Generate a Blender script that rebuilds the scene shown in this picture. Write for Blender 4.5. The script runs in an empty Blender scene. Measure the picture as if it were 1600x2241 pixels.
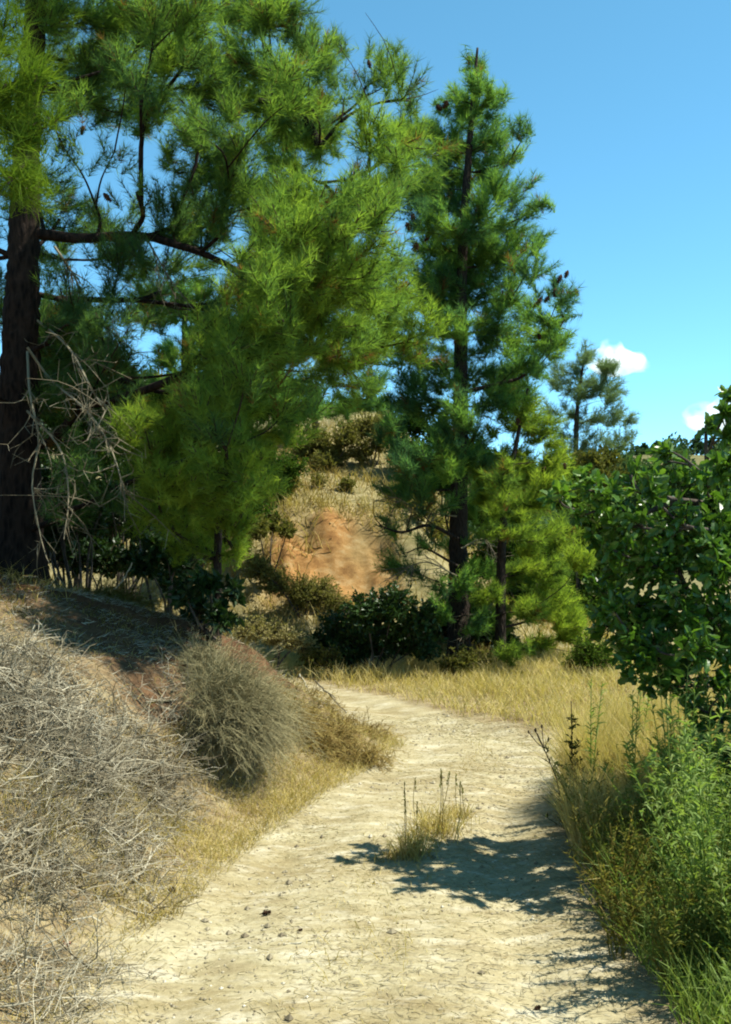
import bpy, math, random
import numpy as np

C = bpy.context.scene.collection
SC = bpy.context.scene
PI = math.pi
R = np.random.default_rng

# ------------------------------------------------------------------ camera, sky, sun, exposure
F = 2152.0          # focal length in pixels of a 2241 px high picture
HZ = 1200.0         # row of the eye level
CAMZ = 1.6
cam = bpy.data.cameras.new('camera')
cam.sensor_fit = 'VERTICAL'
cam.sensor_height = 36.0
cam.lens = 36.0 * F / 2241.0
cam.shift_y = (HZ - 1120.5) / 2241.0
cam.clip_start = 0.05
cam.clip_end = 6000
cam_o = bpy.data.objects.new('camera', cam)
C.objects.link(cam_o)
cam_o.location = (0, 0, CAMZ)
cam_o.rotation_euler = (PI / 2, 0, 0)
SC.camera = cam_o

SUN_EL = math.radians(60)
SUN_AZ = math.radians(94)       # clockwise from +Y: the sun stands high to the right
world = bpy.data.worlds.new('World')
SC.world = world
world.use_nodes = True
wn = world.node_tree.nodes
wl = world.node_tree.links
sky = wn.new('ShaderNodeTexSky')
sky.sky_type = 'NISHITA'
sky.sun_disc = False
sky.sun_elevation = SUN_EL
sky.sun_rotation = SUN_AZ
sky.altitude = 200
sky.air_density = 0.5
sky.dust_density = 0.0
sky.ozone_density = 4.0
hs = wn.new('ShaderNodeHueSaturation')
hs.inputs['Hue'].default_value = 0.468
hs.inputs['Saturation'].default_value = 1.08
hs.inputs['Value'].default_value = 1.0
wl.new(sky.outputs[0], hs.inputs['Color'])
wl.new(hs.outputs[0], wn['Background'].inputs['Color'])
wn['Background'].inputs['Strength'].default_value = 0.15

sd = bpy.data.lights.new('sun', 'SUN')
sd.energy = 5.0
sd.angle = math.radians(0.5)
sd.color = (1.0, 0.965, 0.84)
so = bpy.data.objects.new('sun', sd)
C.objects.link(so)
sun_dir = np.array([math.sin(SUN_AZ) * math.cos(SUN_EL), math.cos(SUN_AZ) * math.cos(SUN_EL), math.sin(SUN_EL)])
from mathutils import Vector
so.rotation_euler = Vector(-sun_dir).to_track_quat('-Z', 'Y').to_euler()
so.location = tuple(sun_dir * 60)

SC.view_settings.view_transform = 'Standard'
SC.view_settings.look = 'None'
SC.view_settings.gamma = 1.0
SC.view_settings.use_curve_mapping = False
SC.view_settings.exposure = 1.2
SC.render.engine = 'CYCLES'
SC.cycles.max_bounces = 8
SC.cycles.diffuse_bounces = 3
SC.cycles.transmission_bounces = 4
SC.cycles.volume_bounces = 6
SC.cycles.filter_width = 2.0

# ------------------------------------------------------------------ helpers
def at(px, py, d):
    """the point seen at pixel (px, py) of the 1600 x 2241 photograph, d metres ahead"""
    return np.array([(px - 800.0) / F * d, d, CAMZ + (HZ - py) / F * d])

def norm(a):
    return a / np.maximum(np.linalg.norm(a, axis=-1, keepdims=True), 1e-9)

def smooth(a, b, x):
    t = np.clip((x - a) / (b - a), 0, 1)
    return t * t * (3 - 2 * t)

_perm = R(5).random(65536)
def vnoise(x, y):
    xi = np.floor(x).astype(np.int64); yi = np.floor(y).astype(np.int64)
    fx = x - xi; fy = y - yi
    fx = fx * fx * (3 - 2 * fx); fy = fy * fy * (3 - 2 * fy)
    def h(a, b):
        return _perm[((a * 7919 + b * 104729) ^ (a * 31 + b * 17)) & 65535]
    return (h(xi, yi) * (1 - fx) + h(xi + 1, yi) * fx) * (1 - fy) + (h(xi, yi + 1) * (1 - fx) + h(xi + 1, yi + 1) * fx) * fy
def fbm(x, y, s, o=3):
    v = 0; a = 0.5; x = np.asarray(x) / s; y = np.asarray(y) / s
    for i in range(o):
        v = v + a * (vnoise(x + 17.3 * i, y + 9.1 * i) - 0.5); a *= 0.5; x = x * 2.03; y = y * 2.03
    return v * 2          # about -0.7 .. 0.7

class MB:
    """collects vertices, triangles and quads; build() links them as ONE mesh object"""
    def __init__(s):
        s.v = []; s.t = []; s.q = []; s.tm = []; s.qm = []; s.c = []; s.n = 0
    def add(s, v, tris=None, quads=None, tint=0.5, mat=0):
        v = np.asarray(v, dtype=np.float64).reshape(-1, 3)
        if tris is not None and len(tris):
            s.t.append(np.asarray(tris) + s.n); s.tm.append(np.full(len(tris), mat))
        if quads is not None and len(quads):
            s.q.append(np.asarray(quads) + s.n); s.qm.append(np.full(len(quads), mat))
        s.v.append(v)
        s.c.append(np.broadcast_to(np.asarray(tint, dtype=np.float64), (len(v),)))
        s.n += len(v)
    def mesh(s, name, mats, origin=(0, 0, 0), smooth_=False):
        v = np.concatenate(s.v) - np.asarray(origin, dtype=np.float64)
        t = np.concatenate(s.t) if s.t else np.zeros((0, 3), int)
        q = np.concatenate(s.q) if s.q else np.zeros((0, 4), int)
        m = bpy.data.meshes.new(name)
        m.vertices.add(len(v)); m.vertices.foreach_set('co', v.astype(np.float32).ravel())
        lo = np.concatenate([t.ravel(), q.ravel()]).astype(np.int32)
        m.loops.add(len(lo)); m.loops.foreach_set('vertex_index', lo)
        st = np.concatenate([np.arange(len(t)) * 3, len(t) * 3 + np.arange(len(q)) * 4]).astype(np.int32)
        m.polygons.add(len(st)); m.polygons.foreach_set('loop_start', st)
        mi = np.concatenate([np.concatenate(s.tm) if s.tm else [], np.concatenate(s.qm) if s.qm else []]).astype(np.int32)
        m.polygons.foreach_set('material_index', mi)
        m.polygons.foreach_set('use_smooth', np.full(len(st), smooth_))
        a = m.attributes.new('tint', 'FLOAT', 'POINT')
        a.data.foreach_set('value', np.concatenate(s.c).astype(np.float32))
        for x in (mats if isinstance(mats, (list, tuple)) else [mats]):
            m.materials.append(x)
        m.update(calc_edges=True)
        return m
    def build(s, name, mats, parent=None, smooth_=False, origin=None):
        if not s.v: return None
        og = origin if origin is not None else (tuple(parent['_o']) if parent is not None and '_o' in parent else (0, 0, 0))
        m = s.mesh(name, mats, og, smooth_)
        o = bpy.data.objects.new(name, m)
        C.objects.link(o)
        if parent is not None: o.parent = parent
        elif origin is not None: o.location = tuple(origin)
        return o

def tag(o, label=None, cat=None, group=None, kind=None):
    if label: o['label'] = label
    if cat: o['category'] = cat
    if group: o['group'] = group
    if kind: o['kind'] = kind
    return o
def thing(name, label, cat, loc, group=None):
    o = bpy.data.objects.new(name, None)
    C.objects.link(o)
    o.location = tuple(float(x) for x in loc)
    o['_o'] = [float(x) for x in loc]
    o.empty_display_size = 0.1
    return tag(o, label, cat, group)
def copy_tree(o, parent=None):
    c = o.copy(); C.objects.link(c); c.parent = parent
    for ch in list(o.children): copy_tree(ch, c)
    return c

def spline(pts, n):
    p = np.asarray(pts, float)
    if len(p) == 2:
        t = np.linspace(0, 1, n)[:, None]; return p[0] * (1 - t) + p[1] * t
    P = np.vstack([2 * p[0] - p[1], p, 2 * p[-1] - p[-2]])
    u = np.linspace(0, len(p) - 1 - 1e-9, n); i = u.astype(int); f = (u - i)[:, None]
    a, b, c, d = P[i], P[i + 1], P[i + 2], P[i + 3]
    return 0.5 * (2 * b + (c - a) * f + (2 * a - 5 * b + 4 * c - d) * f ** 2 + (3 * b - a - 3 * c + d) * f ** 3)

def tube(mb, pts, rad, sides=8, tint=0.5, mat=0, rough=0.0, rng=None, cap=True):
    p = np.asarray(pts, float); n = len(p)
    rad = np.broadcast_to(np.asarray(rad, float), (n,))
    tan = norm(np.gradient(p, axis=0))
    ref = np.array([0.31, 0.17, 0.93]) if abs(tan[0, 2]) < 0.8 else np.array([1.0, 0.1, 0.05])
    e1 = norm(np.cross(tan, ref)); e2 = np.cross(tan, e1)
    a = np.arange(sides) / sides * 2 * PI
    rr = rad[:, None] * np.ones(sides)
    if rough and rng is not None: rr = rr * (1 + rng.normal(0, rough, rr.shape))
    v = p[:, None] + rr[..., None] * (np.cos(a)[None, :, None] * e1[:, None] + np.sin(a)[None, :, None] * e2[:, None])
    i = np.arange(n - 1)[:, None] * sides; j = np.arange(sides)[None]; k = (j + 1) % sides
    q = np.stack([i + j, i + k, i + sides + k, i + sides + j], -1).reshape(-1, 4)
    v = v.reshape(-1, 3)
    tr = []
    if cap:
        v = np.vstack([v, p[-1:]]); b = (n - 1) * sides
        tr = [(b + x, b + (x + 1) % sides, n * sides) for x in range(sides)]
    mb.add(v, tr, q, tint, mat)

def sticks(mb, p0, p1, r0, r1, tint=0.5, mat=0):
    """many straight three-sided twigs at once"""
    p0 = np.asarray(p0, float); p1 = np.asarray(p1, float); n = len(p0)
    if n == 0: return
    t = norm(p1 - p0); ref = np.where(np.abs(t[:, 2:3]) < 0.9, np.array([[0, 0, 1.0]]), np.array([[1.0, 0, 0]]))
    e1 = norm(np.cross(t, ref)); e2 = np.cross(t, e1)
    r0 = np.broadcast_to(np.asarray(r0, float), (n,)); r1 = np.broadcast_to(np.asarray(r1, float), (n,))
    v = []
    for P, r in ((p0, r0), (p1, r1)):
        for k in range(3):
            a = k * 2 * PI / 3
            v.append(P + r[:, None] * (math.cos(a) * e1 + math.sin(a) * e2))
    v = np.stack(v, 1)
    b = np.arange(n)[:, None] * 6
    q = np.concatenate([b + np.array([[k, (k + 1) % 3, 3 + (k + 1) % 3, 3 + k]]) for k in range(3)])
    tint = np.broadcast_to(np.asarray(tint, float), (n,))
    mb.add(v.reshape(-1, 3), None, q, np.repeat(tint, 6), mat)

def needles(mb, base, d, L, W, tint, rng, mat=0):
    """many straight needles: one slim triangle each"""
    n = len(base)
    side = norm(np.cross(d, rng.normal(size=(n, 3))))
    w = (np.broadcast_to(W, (n,)) * 0.5)[:, None]; l = np.broadcast_to(L, (n,))[:, None]
    v = np.stack([base - side * w, base + side * w, base + d * l], 1).reshape(-1, 3)
    mb.add(v, np.arange(n * 3).reshape(-1, 3), None, np.repeat(np.broadcast_to(tint, (n,)), 3), mat)

def blades(mb, base, d, L, W, droop, tint, rng, mat=0):
    """many bent blades: quad + tip triangle each"""
    n = len(base)
    d = norm(d)
    side = norm(np.cross(d, rng.normal(size=(n, 3))))
    w = (np.broadcast_to(W, (n,)) * 0.5)[:, None]; l = np.broadcast_to(L, (n,))[:, None]
    mid = base + d * l * 0.55
    d2 = d.copy(); hz = d * np.array([1, 1, 0.0]) ; d2 = d2 + norm(hz + 1e-4) * np.broadcast_to(droop, (n,))[:, None] * 0.5
    d2[:, 2] -= np.broadcast_to(droop, (n,))
    tip = mid + norm(d2) * l * 0.45
    v = np.stack([base - side * w, base + side * w, mid + side * w * 0.8, mid - side * w * 0.8, tip], 1).reshape(-1, 3)
    b = np.arange(n)[:, None] * 5
    mb.add(v, b + np.array([[3, 2, 4]]), b + np.array([[0, 1, 2, 3]]), np.repeat(np.broadcast_to(tint, (n,)), 5), mat)

def leaves(mb, base, d, L, W, tint, rng, mat=0):
    """many pointed leaves, folded along the midrib: two triangles pairs (4 triangles) each"""
    n = len(base)
    d = norm(d)
    side = norm(np.cross(d, rng.normal(size=(n, 3)))); up = np.cross(side, d)
    l = np.broadcast_to(L, (n,))[:, None]; w = (np.broadcast_to(W, (n,)) * 0.5)[:, None]
    m1 = base + d * l * 0.45
    v = np.stack([base, m1 - side * w + up * w * 0.35, m1, m1 + side * w + up * w * 0.35, base + d * l - up * l * 0.12], 1).reshape(-1, 3)
    b = np.arange(n)[:, None] * 5
    t = np.concatenate([b + np.array([[0, 2, 1]]), b + np.array([[0, 3, 2]]), b + np.array([[1, 2, 4]]), b + np.array([[2, 3, 4]])])
    mb.add(v, t, None, np.repeat(np.broadcast_to(tint, (n,)), 5), mat)

def unit(rng, n):
    return norm(rng.normal(size=(n, 3)))

# ------------------------------------------------------------------ materials
def mat_new(name):
    m = bpy.data.materials.new(name); m.use_nodes = True
    nt = m.node_tree; nt.nodes.clear()
    return m, nt.nodes, nt.links
def ramp(n, stops):
    r = n.new('ShaderNodeValToRGB'); e = r.color_ramp.elements
    while len(e) < len(stops): e.new(0.5)
    for x, (p, c) in zip(e, stops):
        x.position = p; x.color = (*c, 1)
    return r
K = 0.74      # real-world reflectances: the picture is exposed up instead
def foliage_mat(name, stops, trans=0.35, gloss=0.0, rough=0.4, tcol=1.3):
    stops = [(p, tuple(K * x for x in c)) for p, c in stops]
    m, n, l = mat_new(name)
    out = n.new('ShaderNodeOutputMaterial')
    a = n.new('ShaderNodeAttribute'); a.attribute_name = 'tint'
    r = ramp(n, stops); l.new(a.outputs['Fac'], r.inputs[0])
    p = n.new('ShaderNodeBsdfPrincipled')
    p.inputs['Roughness'].default_value = rough
    p.inputs['Specular IOR Level'].default_value = gloss
    l.new(r.outputs[0], p.inputs['Base Color'])
    t = n.new('ShaderNodeBsdfTranslucent')
    mx = n.new('ShaderNodeMix'); mx.data_type = 'RGBA'; mx.blend_type = 'MULTIPLY'; mx.inputs[0].default_value = 1
    l.new(r.outputs[0], mx.inputs[6]); mx.inputs[7].default_value = (tcol, tcol * 1.05, tcol * 0.5, 1)
    l.new(mx.outputs[2], t.inputs['Color'])
    s = n.new('ShaderNodeMixShader'); s.inputs[0].default_value = trans
    l.new(p.outputs[0], s.inputs[1]); l.new(t.outputs[0], s.inputs[2]); l.new(s.outputs[0], out.inputs[0])
    return m
def bark_mat(name, c1, c2, scale=30):
    m, n, l = mat_new(name)
    out = n.new('ShaderNodeOutputMaterial'); p = n.new('ShaderNodeBsdfPrincipled')
    p.inputs['Roughness'].default_value = 0.9; p.inputs['Specular IOR Level'].default_value = 0.1
    tc = n.new('ShaderNodeTexCoord'); mp = n.new('ShaderNodeMapping'); mp.inputs['Scale'].default_value = (1, 1, 0.3)
    l.new(tc.outputs['Object'], mp.inputs[0])
    v = n.new('ShaderNodeTexVoronoi'); v.inputs['Scale'].default_value = scale; l.new(mp.outputs[0], v.inputs['Vector'])
    nz = n.new('ShaderNodeTexNoise'); nz.inputs['Scale'].default_value = scale * 1.5; nz.inputs['Detail'].default_value = 6; l.new(mp.outputs[0], nz.inputs['Vector'])
    ad = n.new('ShaderNodeMath'); ad.operation = 'MULTIPLY'; l.new(v.outputs['Distance'], ad.inputs[0]); l.new(nz.outputs[0], ad.inputs[1])
    r = ramp(n, [(0.05, tuple(K * x for x in c2)), (0.35, tuple(K * x for x in c1))]); l.new(ad.outputs[0], r.inputs[0])
    l.new(r.outputs[0], p.inputs['Base Color'])
    b = n.new('ShaderNodeBump'); b.inputs['Strength'].default_value = 0.9; b.inputs['Distance'].default_value = 0.03; b.invert = True
    l.new(ad.outputs[0], b.inputs['Height']); l.new(b.outputs[0], p.inputs['Normal'])
    l.new(p.outputs[0], out.inputs[0])
    return m

M = {}
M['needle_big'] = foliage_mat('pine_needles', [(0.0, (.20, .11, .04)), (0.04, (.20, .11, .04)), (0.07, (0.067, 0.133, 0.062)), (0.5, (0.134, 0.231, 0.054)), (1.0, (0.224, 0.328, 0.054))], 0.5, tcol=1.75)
M['needle_near'] = foliage_mat('near_pine_needles', [(0.0, (0.061, 0.130, 0.016)), (1.0, (0.154, 0.237, 0.027))], 0.4)
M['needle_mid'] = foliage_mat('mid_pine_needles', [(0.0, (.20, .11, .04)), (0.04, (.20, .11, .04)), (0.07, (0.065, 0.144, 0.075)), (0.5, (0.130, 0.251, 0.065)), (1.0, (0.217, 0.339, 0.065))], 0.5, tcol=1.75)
M['needle_bright'] = foliage_mat('young_pine_needles', [(0.0, (.20, .11, .04)), (0.04, (.20, .11, .04)), (0.07, (0.091, 0.158, 0.045)), (0.5, (0.183, 0.270, 0.045)), (1.0, (0.274, 0.353, 0.052))], 0.5, tcol=1.75)
M['needle_blue'] = foliage_mat('far_pine_needles', [(0.0, (.12, .18, .11)), (1.0, (.19, .27, .13))], 0.5, tcol=1.5)
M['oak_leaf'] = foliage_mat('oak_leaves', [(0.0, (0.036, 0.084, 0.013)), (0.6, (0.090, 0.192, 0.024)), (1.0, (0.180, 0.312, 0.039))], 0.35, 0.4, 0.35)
M['weed'] = foliage_mat('green_weed', [(0.0, (0.187, 0.209, 0.047)), (0.5, (0.209, 0.319, 0.074)), (1.0, (0.319, 0.407, 0.126))], 0.45, 0.12, 0.5)
M['weed_dry'] = foliage_mat('drying_weed', [(0.0, (.15, .11, .035)), (0.5, (.22, .20, .05)), (1.0, (.19, .24, .06))], 0.45)
M['weed_dark'] = foliage_mat('dark_weed', [(0.0, (.03, .035, .012)), (1.0, (.05, .07, .02))], 0.2)
M['straw'] = foliage_mat('dry_grass', [(0.0, (.32, .22, .07)), (0.5, (.52, .40, .13)), (1.0, (.70, .58, .25))], 0.4, 0.1, 0.6, 1.0)
M['straw_pale'] = foliage_mat('pale_straw', [(0.0, (.33, .26, .13)), (1.0, (.62, .54, .34))], 0.25, 0.1, 0.6, 1.0)
M['broom'] = foliage_mat('grey_green_stems', [(0.0, (.17, .155, .08)), (0.5, (.30, .27, .14)), (1.0, (.46, .40, .22))], 0.25, 0.0, 0.6, 1.0)
M['grey_twig'] = foliage_mat('bleached_twigs', [(0.0, (.09, .07, .04)), (0.5, (.27, .235, .155)), (1.0, (.50, .46, .34))], 0.0, 0.1, 0.7)
M['shrub_olive'] = foliage_mat('olive_shrub_leaves', [(0.0, (.09, .10, .025)), (0.5, (.16, .155, .04)), (1.0, (.24, .22, .07))], 0.35)
M['shrub_tan'] = foliage_mat('tan_shrub_leaves', [(0.0, (.19, .16, .06)), (0.5, (.31, .27, .11)), (1.0, (.45, .39, .19))], 0.35)
M['shrub_green'] = foliage_mat('green_shrub_leaves', [(0.0, (.035, .07, .015)), (0.5, (.06, .115, .018)), (1.0, (.11, .16, .025))], 0.35)
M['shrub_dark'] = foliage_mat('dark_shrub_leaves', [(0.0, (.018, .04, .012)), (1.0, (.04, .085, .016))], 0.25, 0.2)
M['far_green'] = foliage_mat('far_leaves', [(0.0, (.045, .085, .04)), (1.0, (.09, .14, .05))], 0.3)
M['bark'] = bark_mat('pine_bark', (.034, .022, .016), (.008, .006, .005), 26)
M['bark_small'] = bark_mat('young_pine_bark', (.05, .036, .027), (.018, .013, .011), 40)
M['bark_oak'] = bark_mat('oak_bark', (.12, .10, .08), (.04, .03, .025), 30)
M['twig'] = foliage_mat('twigs', [(0.0, (.03, .022, .016)), (1.0, (.10, .075, .05))], 0.0)
M['cone'] = bark_mat('pine_cone_scales', (.12, .06, .03), (.04, .02, .012), 120)
M['pebble'] = foliage_mat('pebbles', [(0.0, (.16, .13, .08)), (0.7, (.36, .31, .2)), (1.0, (.60, .55, .42))], 0.0, 0.2, 0.8)
M['clod'] = foliage_mat('clods', [(0.0, (.24, .12, .04)), (1.0, (.50, .34, .15))], 0.0, 0.05, 0.9)
M['red_leaf'] = foliage_mat('red_dry_leaf', [(0.0, (.22, .03, .015)), (1.0, (.35, .08, .04))], 0.2)

def ground_mat():
    m, n, l = mat_new('dry_soil')
    out = n.new('ShaderNodeOutputMaterial'); p = n.new('ShaderNodeBsdfPrincipled')
    p.inputs['Roughness'].default_value = 0.95; p.inputs['Specular IOR Level'].default_value = 0.05
    geo = n.new('ShaderNodeNewGeometry')
    def noise(scale, detail=5, rough=0.6, vec=None):
        z = n.new('ShaderNodeTexNoise'); z.inputs['Scale'].default_value = scale; z.inputs['Detail'].default_value = detail
        z.inputs['Roughness'].default_value = rough; l.new(vec or geo.outputs['Position'], z.inputs['Vector']); return z
    def mixc(fac, a, b):
        x = n.new('ShaderNodeMix'); x.data_type = 'RGBA'
        l.new(fac, x.inputs[0])
        for sck, c in ((x.inputs[6], a), (x.inputs[7], b)):
            if isinstance(c, tuple): sck.default_value = (*c, 1)
            else: l.new(c, sck)
        return x.outputs[2]
    att = n.new('ShaderNodeAttribute'); att.attribute_name = 'zones'
    sep = n.new('ShaderNodeSeparateColor'); l.new(att.outputs['Color'], sep.inputs[0])
    mp = n.new('ShaderNodeMapping'); mp.inputs['Scale'].default_value = (0.55, 1.3, 1); l.new(geo.outputs['Position'], mp.inputs[0])
    big = noise(1.3, 4, 0.55, mp.outputs[0]); mid = noise(6, 6, 0.7, mp.outputs[0]); fine = noise(45, 6, 0.75)
    grit = noise(160, 3, 0.8)
    # path: tan dust with pale compacted patches and browner litter
    c1 = ramp(n, [(0.36, (.27, .205, .105)), (0.5, (.41, .342, .185)), (0.62, (.56, .50, .34))]); l.new(mid.outputs[0], c1.inputs[0])
    c2 = ramp(n, [(0.40, (.32, .262, .125)), (0.60, (.48, .43, .255))]); l.new(big.outputs[0], c2.inputs[0])
    ws = n.new('ShaderNodeMapping'); ws.inputs['Scale'].default_value = (1.2, 3.4, 1); l.new(geo.outputs['Position'], ws.inputs[0])
    pale = noise(2.4, 5, 0.7, ws.outputs[0])
    half = n.new('ShaderNodeValue'); half.outputs[0].default_value = 0.5
    path = mixc(half.outputs[0], c1.outputs[0], c2.outputs[0])
    pr = ramp(n, [(0.52, (0, 0, 0)), (0.66, (.8, .8, .8))]); l.new(pale.outputs[0], pr.inputs[0])
    path = mixc(pr.outputs[0], path, (.60, .55, .40))
    dk = noise(3.6, 6, 0.75); dr_ = ramp(n, [(0.56, (0, 0, 0)), (0.72, (.6, .6, .6))]); l.new(dk.outputs[0], dr_.inputs[0])
    path = mixc(dr_.outputs[0], path, (.24, .21, .11))
    # bank: ochre soil with litter
    b1 = ramp(n, [(0.32, (.15, .10, .05)), (0.5, (.29, .22, .11)), (0.68, (.42, .35, .19))]); l.new(mid.outputs[0], b1.inputs[0])
    # orange cut
    o1 = ramp(n, [(0.32, (.22, .10, .03)), (0.5, (.40, .20, .055)), (0.68, (.48, .32, .14))]); l.new(mid.outputs[0], o1.inputs[0])
    # dry hill
    h1 = ramp(n, [(0.3, (.17, .15, .055)), (0.5, (.30, .25, .11)), (0.7, (.42, .35, .18))]); l.new(mid.outputs[0], h1.inputs[0])
    col = mixc(sep.outputs[0], b1.outputs[0], path)
    col = mixc(sep.outputs[2], col, h1.outputs[0])
    col = mixc(sep.outputs[1], col, o1.outputs[0])
    sg_ = ramp(n, [(0.35, (.07, .09, .03)), (0.65, (.17, .17, .07))]); l.new(big.outputs[0], sg_.inputs[0])
    col = mixc(att.outputs['Alpha'], col, sg_.outputs[0])
    la = n.new('ShaderNodeAttribute'); la.attribute_name = 'litter'  # brown pine litter colour that also darkens the shaded ground
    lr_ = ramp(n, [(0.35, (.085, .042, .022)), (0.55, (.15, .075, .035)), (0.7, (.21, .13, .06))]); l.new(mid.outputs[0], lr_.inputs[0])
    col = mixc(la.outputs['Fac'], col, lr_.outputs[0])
    fr = ramp(n, [(0.3, (.62, .60, .56)), (0.55, (1, 1, 1)), (0.75, (1.18, 1.18, 1.18))]); l.new(fine.outputs[0], fr.inputs[0])
    mu = n.new('ShaderNodeMix'); mu.data_type = 'RGBA'; mu.blend_type = 'MULTIPLY'; mu.inputs[0].default_value = 0.8
    l.new(col, mu.inputs[6]); l.new(fr.outputs[0], mu.inputs[7])
    hv = n.new('ShaderNodeHueSaturation'); hv.inputs['Value'].default_value = K * .92; hv.inputs['Saturation'].default_value = .95; l.new(mu.outputs[2], hv.inputs['Color'])
    l.new(hv.outputs[0], p.inputs['Base Color'])
    ad = n.new('ShaderNodeMath'); ad.operation = 'ADD'; l.new(fine.outputs[0], ad.inputs[0]); l.new(grit.outputs[0], ad.inputs[1])
    b = n.new('ShaderNodeBump'); b.inputs['Strength'].default_value = 0.3; b.inputs['Distance'].default_value = 0.018
    l.new(ad.outputs[0], b.inputs['Height']); l.new(b.outputs[0], p.inputs['Normal'])
    l.new(p.outputs[0], out.inputs[0])
    return m
M['soil'] = ground_mat()

# ------------------------------------------------------------------ terrain
PATH = spline([(-.1, -14), (-.1, -5), (-.08, 0), (-.05, 3.3), (.14, 5.06), (.33, 5.8), (.64, 6.9), (.92, 7.8), (.82, 8.3), (.15, 9.25),
               (-.75, 10.6), (-2.0, 12.0), (-4.2, 13.2), (-9, 14.4), (-16, 15.5)], 260)
FORK = spline([(.6, 7.6), (1.4, 7.75), (2.4, 7.8), (4, 7.6), (8, 6.8), (14, 5)], 120)
PT = np.gradient(PATH, axis=0)
PW = np.interp(PATH[:, 1], [0, 3.3, 5, 6, 7, 8, 9, 11], [1.0, .98, .9, .83, .78, .74, .62, .66])
def edge(x, y):
    """signed: distance beyond the path's edge and which side (+1 left/inside the bend)"""
    x = np.asarray(x, float).ravel(); y = np.asarray(y, float).ravel()
    e = np.empty(len(x)); sg = np.empty(len(x))
    for a in range(0, len(x), 20000):
        X = x[a:a + 20000]; Y = y[a:a + 20000]
        d2 = (X[:, None] - PATH[None, :, 0]) ** 2 + (Y[:, None] - PATH[None, :, 1]) ** 2
        i = d2.argmin(1)
        e[a:a + 20000] = np.sqrt(d2[np.arange(len(X)), i]) - PW[i]
        f2 = np.sqrt(((X[:, None] - FORK[None, :, 0]) ** 2 + (Y[:, None] - FORK[None, :, 1]) ** 2).min(1)) - .72
        cr = PT[i, 0] * (Y - PATH[i, 1]) - PT[i, 1] * (X - PATH[i, 0])
        sg[a:a + 20000] = np.where(cr > 0, 1, -1)
        e[a:a + 20000] = np.where(cr > 0, e[a:a + 20000], np.minimum(e[a:a + 20000], f2))
    return e, sg
def cutmask(x, y):
    return smooth(-1.6, -.9, x + fbm(x, y, .7, 3) * .8) * (1 - smooth(0.2, 0.8, x + fbm(x, y, .7, 3) * .8)) * smooth(14.6, 15.2, y) * (1 - smooth(15.7, 16.5, y))
def zones(x, y):
    shp = np.shape(x); x = np.ravel(x).astype(float); y = np.ravel(y).astype(float)
    e, sg = edge(x, y)
    wob = fbm(x, y, 0.5, 3) * 0.22
    pth = 1 - smooth(-0.12, 0.2, e + wob)
    return e, sg, pth
def H(x, y, zs=None):
    shp = np.shape(x); x = np.ravel(x).astype(float); y = np.ravel(y).astype(float)
    e, sg, pth = zones(x, y) if zs is None else zs
    h = fbm(x, y, 0.9, 4) * 0.035 + fbm(x, y, 0.16, 2) * 0.012 * (1 + 1.5 * (1 - pth))
    ee = np.maximum(e, 0)
    L = smooth(0.0, 1.25, ee + fbm(x, y, .7, 3) * .18) * 0.84 + np.clip(ee - 0.9, 0, 5) * 0.27 + np.clip(ee - 3.6, 0, 9) * .55 * smooth(16, 12, y) * smooth(-14, -4, y) + fbm(x, y, .8, 3) * .16 * smooth(.1, .7, ee)  # unseen outer slope raised beyond the bank to block low sky light
    lower = 0.45 + 0.55 * smooth(-1, 3.2, y)
    h = h + np.where(sg > 0, L * lower, 0.03 * np.minimum(ee, 30) + fbm(x, y, 1.2, 3) * .08 * smooth(.1, .8, ee))
    # ruts and crown of the track
    h = h - 0.03 * pth * np.exp(-((np.abs(e + 0.32)) / 0.16) ** 2)
    y0 = 13.4 + 0.55 * np.clip(-2.5 - x, 0, 12) + 0.35 * np.clip(x - 1, 0, 6)
    t = np.maximum(y - y0, 0) * np.where(sg < 0, 1, 0)
    hill = 0.42 * t + 1.15 * smooth(1.3, 3.0, t + fbm(x, y, .9, 3) * .5) * smooth(-5, -1.5, x) * (1 - smooth(.5, 2.2, x))
    hill = 5.3 * (1 - np.exp(-hill / 5.3 - (hill / 6.0) ** 3)) if True else hill
    h = h + hill * (1 - smooth(0.4, 4.2, x)) + fbm(x, y, 2.5, 4) * .35 * smooth(.5, 3, t)
    cmk = cutmask(x, y) * smooth(1.0, 1.7, t)
    h = h + (fbm(x, y, .6, 4) * .30 - .10 * (1 - np.abs(fbm(x + y * .3, y * .2, .6, 3)) * 4).clip(0, 1) + fbm(x, y, .16, 2) * .06) * cmk
    far = smooth(32, 95, y) * (1 - 0.75 * smooth(140, 600, y))
    h = h + far * (8.2 + fbm(x, y, 30, 4) * 5.0)
    return h.reshape(shp)
def Hp(x, y):
    return float(H(np.array([x]), np.array([y]))[0])

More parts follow.
